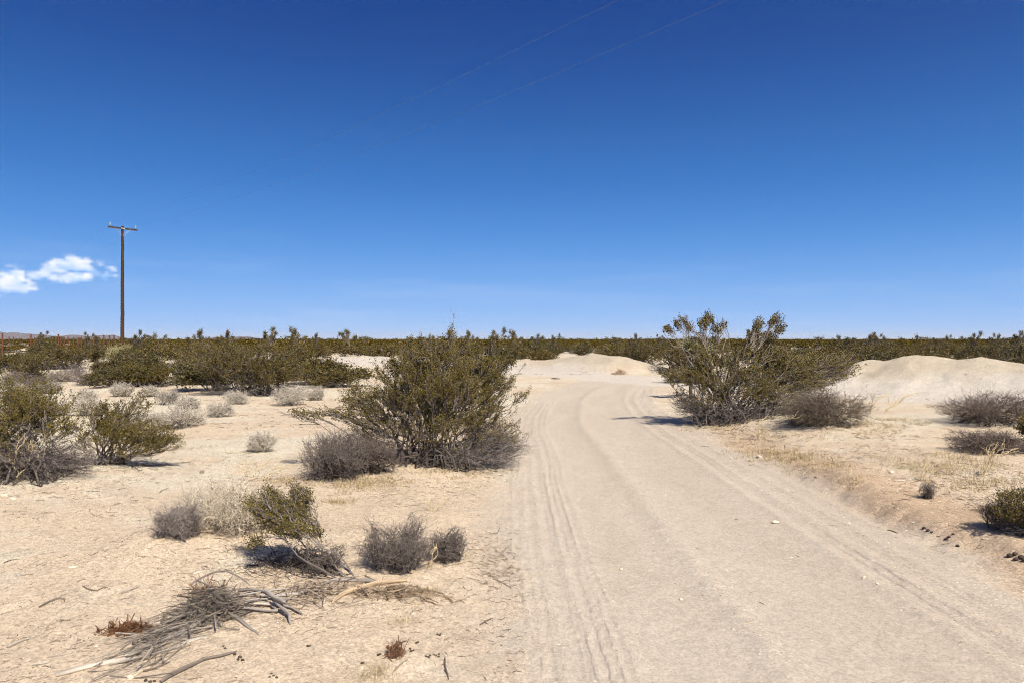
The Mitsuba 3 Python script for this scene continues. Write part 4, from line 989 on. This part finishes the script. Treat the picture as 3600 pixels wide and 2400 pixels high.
# pale dead stalks
def stalk(px, py, lobes_px, seed, label, n=(4, 12, 26), wood=((.50, .40, .24), (.68, .57, .37)), r=(.006, .0035, .002)):
    global b
    b = at(px, py)
    s = (b[1] / 7) ** .6
    lob = [(*P_(x, y), metres(w, b[1]), .2, metres(h, b[1]), 1) for x, y, w, h in lobes_px]
    W, _ = grow(seed, lob, n, base_r=.02, r=tuple(a * s for a in r), wood=wood, gate=0, up=.3, sides=(5, 4, 3), powers=(.5, .4, .4))
    put('dry_stalk', W, None, b, label, 'plant')
stalk(2665, 1545, [(2690, 1490, 40, 40), (2760, 1460, 60, 12)], 801, 'forked straw-yellow dry stalk in front of the tall-sprigged creosote')
stalk(3450, 1670, [(3540, 1580, 60, 30), (3470, 1580, 30, 30)], 802, 'thick pale Y-shaped dry stalk near the right edge')
stalk(60, 1690, [(110, 1570, 70, 50), (40, 1600, 60, 40)], 803, 'branching cream dry stalk in front of the left edge creosote', n=(4, 16, 40))
stalk(900, 1690, [(880, 1640, 90, 40), (980, 1640, 80, 40)], 804, 'wispy yellow dry weed behind the pale straw shrub', n=(8, 40, 120), r=(.004, .0025, .0017))
stalk(1500, 1995, [(1520, 1930, 14, 40), (1490, 1960, 20, 20)], 805, 'upright straw-coloured stalk before the bare shrub nearest the road', n=(3, 5, 4))
stalk(3060, 1440, [(3080, 1400, 30, 30), (3120, 1390, 30, 14)], 806, 'thin yellowish stalk by the right end of the olive-grey dome shrub', n=(4, 8, 14))
stalk(3110, 1450, [(3130, 1395, 24, 30), (3200, 1385, 40, 14)], 807, 'thin bent stalk in front of the right sand bank', n=(3, 8, 12))
stalk(1520, 1795, [(1500, 1760, 40, 30), (1560, 1750, 40, 40)], 808, 'sparse yellow stalk between the bare shrub and the large middle creosote', n=(4, 8, 10), r=(.004, .0025, .0017))
stalk(3240, 1690, [(3230, 1620, 60, 50), (3290, 1640, 40, 40)], 809, 'tall thin straw stems behind the lone bare shrub on the right verge', n=(14, 20, 24), r=(.0035, .002, .0015))

# ------------------------------------------------------------------ dry grass, litter, gravel (stuff) and the larger stones
def grass(name, areas, seed, label, blades=1.0):
    rng = np.random.default_rng(seed)
    m = Mesh()
    for px, py, wx, wy, n, h in areas:
        b = at(px, py)
        n, h = int(n * blades * .45), h * .8
        sx = metres(wx, b[1]) / 2
        tc = rng.normal(size=(max(n // 9, 1), 2)) * .55 * [sx, wy / 2] + b[:2]
        c = tc[rng.integers(0, len(tc), n)] + rng.normal(size=(n, 2)) * .035
        z = H(c[:, 0], c[:, 1])
        a = rng.random(n) * 6.28
        lean = rng.random(n) ** .6 * .95 + .05
        L = h * (.4 + rng.random(n))
        tip = np.column_stack([c[:, 0] + np.cos(a) * L * lean, c[:, 1] + np.sin(a) * L * lean, z + L * (1.05 - lean * .8)])
        base = np.column_stack([c, z - .005])
        s = np.column_stack([-np.sin(a), np.cos(a), 0 * a]) * (.0016 * (b[1] / 6) ** .7)
        s = np.where(rng.random((n, 1)) < .5, s, s[:, [1, 0, 2]])
        mid = (base + tip) / 2 + [0, 0, .012]
        v = np.stack([base - s, base + s, mid + s * .8, mid - s * .8, tip], 1)
        k = np.arange(n)[:, None] * 5
        c0, c1 = np.array([.27, .205, .11]), np.array([.60, .50, .32])
        m.add(v.reshape(-1, 3), np.vstack([k + [0, 1, 2], k + [0, 2, 3], k + [3, 2, 4]]), np.repeat(c0 + (c1 - c0) * rng.random((n, 1)), 5, 0))
    scene[name] = m.ply('wood')
    tag(name, label, 'grass', kind='stuff')
grass('dry_grass', [(2680, 1590, 200, .9, 1500, .10), (2800, 1610, 260, 1.2, 2600, .10), (2900, 1640, 160, .8, 900, .08), (2760, 1540, 500, 1.0, 1500, .09), (3020, 1490, 300, 1.0, 1400, .11), (3150, 1480, 160, .8, 700, .11), (3300, 1650, 380, 1.3, 2600, .12), (3450, 1700, 320, .9, 1800, .10), (3400, 1620, 300, 1.0, 1300, .14), (2990, 1690, 120, .3, 500, .06), (3560, 1800, 200, .6, 900, .10), (2500, 1500, 260, .8, 900, .09)], 901, 'yellow dry grass on the right verge around the shrubs')
grass('dry_grass_001', [(1260, 1705, 260, .6, 1900, .08), (1190, 1765, 130, .25, 600, .08), (1340, 1690, 200, .5, 1200, .08), (1580, 1660, 300, .5, 900, .07), (1500, 2080, 60, .08, 200, .07), (1000, 1690, 200, .3, 500, .09), (1330, 2370, 70, .12, 330, .08), (1590, 1960, 60, .12, 260, .10), (560, 1890, 60, .1, 150, .06), (1430, 2190, 60, .1, 150, .05), (850, 1590, 200, .5, 300, .05)], 902, 'straw-coloured dry grass around the shrubs left of the road')
grass('dry_grass_002', [(1350, 1262, 260, 3, 900, .45), (1420, 1250, 200, 5, 700, .45), (2060, 1238, 120, 3, 500, .5), (1420, 1238, 120, 8, 500, .5), (2200, 1245, 300, 4, 500, .4), (3330, 1232, 160, 5, 500, .4)], 903, 'pale tussocks of grass behind the sand banks')

def litter(name, areas, seed, label):
    rng = np.random.default_rng(seed)
    m = Mesh()
    for px, py, wx, wy, n, L0, r in areas:
        b = at(px, py)
        L0, r, n = L0 * .66, r * .60, int(n * .75)
        sx = metres(wx, b[1]) / 2
        tc = rng.normal(size=(max(n // 12, 2), 2)) * .6 * [sx, wy / 2] + b[:2]
        c = tc[rng.integers(0, len(tc), n)] + rng.normal(size=(n, 2)) * [[.05 + .018 * b[1], .04 + .012 * b[1]]]
        u = road_u(c[:, 0], c[:, 1])
        keep = ~((u > .05) & (u < 3.2) & (rng.random(n) < .93)); c = c[keep]; n = len(c)
        a = rng.random(n) * 6.28
        d = np.column_stack([np.cos(a), np.sin(a)]) * (L0 * (.25 + rng.random((n, 1)) ** 2 * 1.6))
        p0, p2 = c - d / 2, c + d / 2
        p1 = c + rng.normal(size=(n, 2)) * L0 * .05
        P = np.stack([p0, p1, p2], 1)
        z = H(P[..., 0], P[..., 1]) + r * .6
        z[:, 1] += rng.random(n) * L0 * .10
        P = np.concatenate([P, z[..., None]], -1)
        c0, c1 = np.array([.10, .07, .05]), np.array([.36, .28, .20])
        tubes(m, P, r * np.array([1, .9, .6]) * (.5 + rng.random((n, 1))), 3, c0 + (c1 - c0) * rng.random((n, 1)) ** 1.5)
    scene[name] = m.ply('wood')
    tag(name, label, 'litter', kind='stuff')
litter('twig_litter', [(1740, 2010, 130, .9, 420, .08, .0028), (1720, 1900, 200, 1.2, 260, .07, .0028), (1600, 2200, 400, .9, 260, .05, .0024), (1800, 2250, 200, .8, 90, .05, .0026), (500, 2000, 900, 3.0, 700, .06, .0026), (300, 2300, 700, .9, 260, .06, .0026), (800, 1950, 500, 1.2, 420, .07, .0026), (1100, 2100, 600, 1.0, 420, .07, .0026), (1450, 1720, 600, 2.0, 500, .08, .003),
                       (1250, 1700, 500, 1.4, 500, .09, .003), (400, 1690, 800, 3.0, 700, .09, .0034), (600, 1560, 800, 4.0, 380, .09, .004), (1000, 1480, 500, 4, 200, .10, .005), (450, 1625, 360, 1.0, 420, .13, .004), (700, 1450, 700, 5, 260, .14, .006), (1650, 1640, 320, 1.2, 320, .10, .004)], 911, 'scattered dark twigs and plant litter on the sand left of the road')
litter('twig_litter_001', [(2900, 1560, 700, 4, 700, .10, .004), (3300, 1640, 600, 3, 700, .10, .0036), (3400, 1750, 400, 1.4, 350, .09, .0034), (2620, 1500, 420, 2.5, 500, .14, .005), (3100, 1490, 500, 3, 400, .14, .005), (3150, 1850, 500, 1.5, 120, .06, .003), (2600, 1900, 1200, 3.0, 200, .04, .0024), (3300, 1310, 700, 3, 60, .16, .012), (2050, 1300, 500, 3, 50, .2, .014), (3200, 1420, 600, 3, 120, .12, .008)], 912, 'scattered dark twigs and plant litter on the right verge')

rock_base = trimesh.creation.icosphere(subdivisions=1)
oct_v = np.array([[1, 0, 0], [0, 1, 0], [-1, 0, 0], [0, -1, 0], [0, 0, .75], [.7, .7, -.4], [-.7, .7, -.4], [-.7, -.7, -.4], [.7, -.7, -.4]], float)
oct_f = np.array([[0, 1, 4], [1, 2, 4], [2, 3, 4], [3, 0, 4], [0, 5, 1], [1, 6, 2], [2, 7, 3], [3, 8, 0], [0, 8, 5], [1, 5, 6], [2, 6, 7], [3, 7, 8]])
def pebbles(name, seed, label, boxes):
    rng = np.random.default_rng(seed)
    m = Mesh()
    for x0, x1, y0, y1, n, s0, s1 in boxes:
        c = np.column_stack([rng.uniform(x0, x1, n), rng.uniform(y0, y1, n)])
        u = road_u(c[:, 0], c[:, 1])
        on = (u > 0) & (u < 3.2)
        gate = np.where(on, np.exp(-((u - 1.3) / .16) ** 2) + np.exp(-((u - 2.75) / .3) ** 2) + np.exp(-((u - .1) / .25) ** 2) * .5 + .06, .45 + .55 * (n2(c[:, 0], c[:, 1], .6, 50) > -.02))
        c = c[rng.random(n) < gate]; n = len(c)
        s = s0 + (s1 - s0) * rng.random((n, 1)) ** 4
        z = H(c[:, 0], c[:, 1])
        V_ = oct_v[None] * (1 + rng.normal(size=(n, len(oct_v), 3)) * .22)
        a = rng.random(n) * 6.28
        ca, sa = np.cos(a)[:, None], np.sin(a)[:, None]
        X = (V_[..., 0] * ca - V_[..., 1] * sa) * s * (1 + .5 * rng.random((n, 1)))
        Y = (V_[..., 0] * sa + V_[..., 1] * ca) * s
        Zz = V_[..., 2] * s * .65
        v = np.stack([X + c[:, :1], Y + c[:, 1:], Zz + z[:, None] + .1 * s], -1)
        pal = np.array([(.50, .42, .32), (.62, .55, .45), (.42, .33, .24), (.30, .24, .19), (.56, .50, .42), (.68, .62, .53)])
        col = pal[rng.choice(6, n, p=[.30, .20, .22, .10, .13, .05])] * (.8 + .35 * rng.random((n, 1)))
        k = (np.arange(n) * len(oct_v))[:, None, None]
        m.add(v.reshape(-1, 3), (oct_f[None] + k).reshape(-1, 3), np.repeat(col, len(oct_v), 0))
    scene[name] = m.ply('wood')
    tag(name, label, 'gravel', kind='stuff')
pebbles('gravel', 921, 'fine gravel and grit strewn over the sand and road',
        [(-3.2, 4.2, 3.0, 5.4, 10000, .0022, .0085), (-5, 5.2, 5.4, 8.5, 8000, .003, .011), (-8, 8, 8.5, 15, 4000, .005, .016), (-14, 16, 15, 26, 3000, .010, .03)])

def stone(px, py, wpx, col, seed, label, flat=.65, name='stone', cat='stone'):
    b = at(px, py)
    rng = np.random.default_rng(seed)
    m = rock_base.copy().subdivide()
    v = np.array(m.vertices)
    v *= 1 + (meshkit.noise(v * 1.3 + seed, seed)[:, None] - .5) * .7 + (meshkit.noise(v * 4 + seed, seed)[:, None] - .5) * .2
    s = metres(wpx, b[1]) / 2
    v *= [s, s * .8, s * flat]
    v += b + [0, 0, s * flat * .45]
    k = key_of(name)
    c = np.array(col) * (.8 + .4 * meshkit.noise(np.array(m.vertices) * 5, seed))[:, None]
    scene[k] = mikit.ply((v, m.faces), 'wood', smooth=True, color=c)
    tag(k, label, cat)
CREAM, GRYS, BLK = (.66, .58, .46), (.36, .33, .29), (.075, .062, .055)
for a in [(2727, 1838, 24, CREAM, 1, 'cream stone on the road casting a small shadow'), (2592, 1826, 11, GRYS, 2, 'small grey stone on the road left of the cream one'), (3038, 2030, 14, CREAM, 3, 'pale stone in the right wheel track'), (3086, 2052, 12, CREAM, 4, 'small pale stone just below the one in the right wheel track'),
          (17, 1745, 26, CREAM, 5, 'white stone at the left border of the picture'), (46, 1756, 20, CREAM, 6, 'white stone right beside the one at the left border'), (709, 1662, 20, (.22, .20, .185), 7, 'dark grey stone on sand below the lone pale shrub'), (327, 1668, 14, CREAM, 8, 'white stone under the arching creosote'),
          (63, 2023, 18, GRYS, 10, 'bluish-grey stone near the left border'), (283, 2096, 14, GRYS, 11, 'grey stone above the hooked dark stick'), (275, 2252, 14, (.25, .22, .2), 12, 'dark stone left of the brush drift'), (592, 2240, 26, CREAM, 13, 'pale stone lying in the brush drift'), (455, 2385, 26, CREAM, 14, 'cream stone at the bottom beside the cream stick'),
          (2185, 2002, 12, CREAM, 15, 'white pebble in the middle of the road'), (2395, 2108, 13, CREAM, 16, 'white pebble near the loose gravel ridge'), (3134, 1662, 18, CREAM, 17, 'pale stone between the grass and the right dead shrubs'), (2670, 1608, 18, CREAM, 18, 'white stone in the yellow grass at the right verge')]:
    stone(*a)
stone(255, 1994, 32, CREAM, 9, 'flat cream stone on open sand at left', flat=.25)

def clods(pts, seed, label):
    k = key_of('dark_clod')
    for i, (px, py, w) in enumerate(pts):
        b = at(px, py)
        s = metres(w, b[1]) / 2
        v = np.array(rock_base.vertices)
        v = v * (1 + (meshkit.noise(v * 1.7 + seed + i, seed)[:, None] - .5) * .8) * [s, s * .85, s * .75] + b + [0, 0, s * .4]
        scene[k if len(pts) == 1 else f'{k}__lump' + ('' if i == 0 else f'_{i:03d}')] = mikit.ply((v, rock_base.faces), 'wood', smooth=True, color=np.tile(np.array([.085, .066, .055]) * (.8 + .5 * ((i * 37 % 10) / 10)), (len(v), 1)))
    tag(k, label, 'clod', 'dark lumps on the sand')
def z7(*p): return [(900 + x * .4464, 1700 + y * .4464, w) for x, y, w in p]
clods(z7((1428, 1188, 8), (1446, 1196, 9), (1452, 1184, 7)), 1, 'dark lumps nearest the road edge, the highest of the group')
clods(z7((1260, 1258, 9), (1273, 1250, 9)), 2, 'two dark lumps just left below the highest group')
clods(z7((1213, 1303, 10), (1222, 1322, 11), (1238, 1315, 8)), 3, 'dark lumps at the middle of the group')
clods(z7((1338, 1362, 9), (1357, 1370, 10), (1368, 1356, 9), (1400, 1350, 7), (1418, 1356, 8), (1438, 1365, 9), (1440, 1345, 8), (1480, 1356, 5)), 4, 'long row of dark lumps at the bottom near the road')
clods(z7((960, 1352, 11), (975, 1345, 10)), 5, 'pair of dark lumps left of the reddish dry clump')
clods(z7((832, 1418, 10), (843, 1412, 8)), 6, 'single small dark lump at the bottom')
clods(z7((405, 1282, 10), (420, 1280, 9)), 7, 'brown lumps below the tan log')
clods(z7((120, 1500, 9), (135, 1515, 10), (160, 1530, 11), (105, 1525, 8)), 8, 'dark lumps at the bottom edge left')
clods([(824, 2302, 12), (842, 2312, 14), (852, 2322, 12), (836, 2320, 10)], 9, 'greenish dark lumps at the upper end of the straight dark branch')
clods([(510, 2394, 13), (526, 2398, 12), (540, 2396, 12)], 10, 'dark lumps at the bottom beside the straight dark branch')
clods([(784, 2272, 8), (790, 2280, 9)], 11, 'tiny dark lumps above the straight dark branch')
clods([(3552, 1957, 22), (3575, 1968, 20), (3570, 1950, 18), (3592, 1962, 22), (3604, 1972, 20)], 12, 'black clods at the right edge in the cut bank')
clods([(3250, 1858, 14), (3264, 1866, 14), (3276, 1872, 10)], 13, 'dark lumps put in for burrow holes in the cut bank, the left ones')  # dark lumps stand in for the shaded mouths of rodent holes
clods([(3328, 1896, 14), (3338, 1888, 12), (3352, 1878, 10), (3368, 1920, 14)], 14, 'dark lumps put in for burrow holes in the cut bank, the middle ones')  # more dark lumps in place of rodent holes

print('triangles', sum(len(f[1]) for f in meshkit.WRITTEN.values()), 'entries', len(scene))
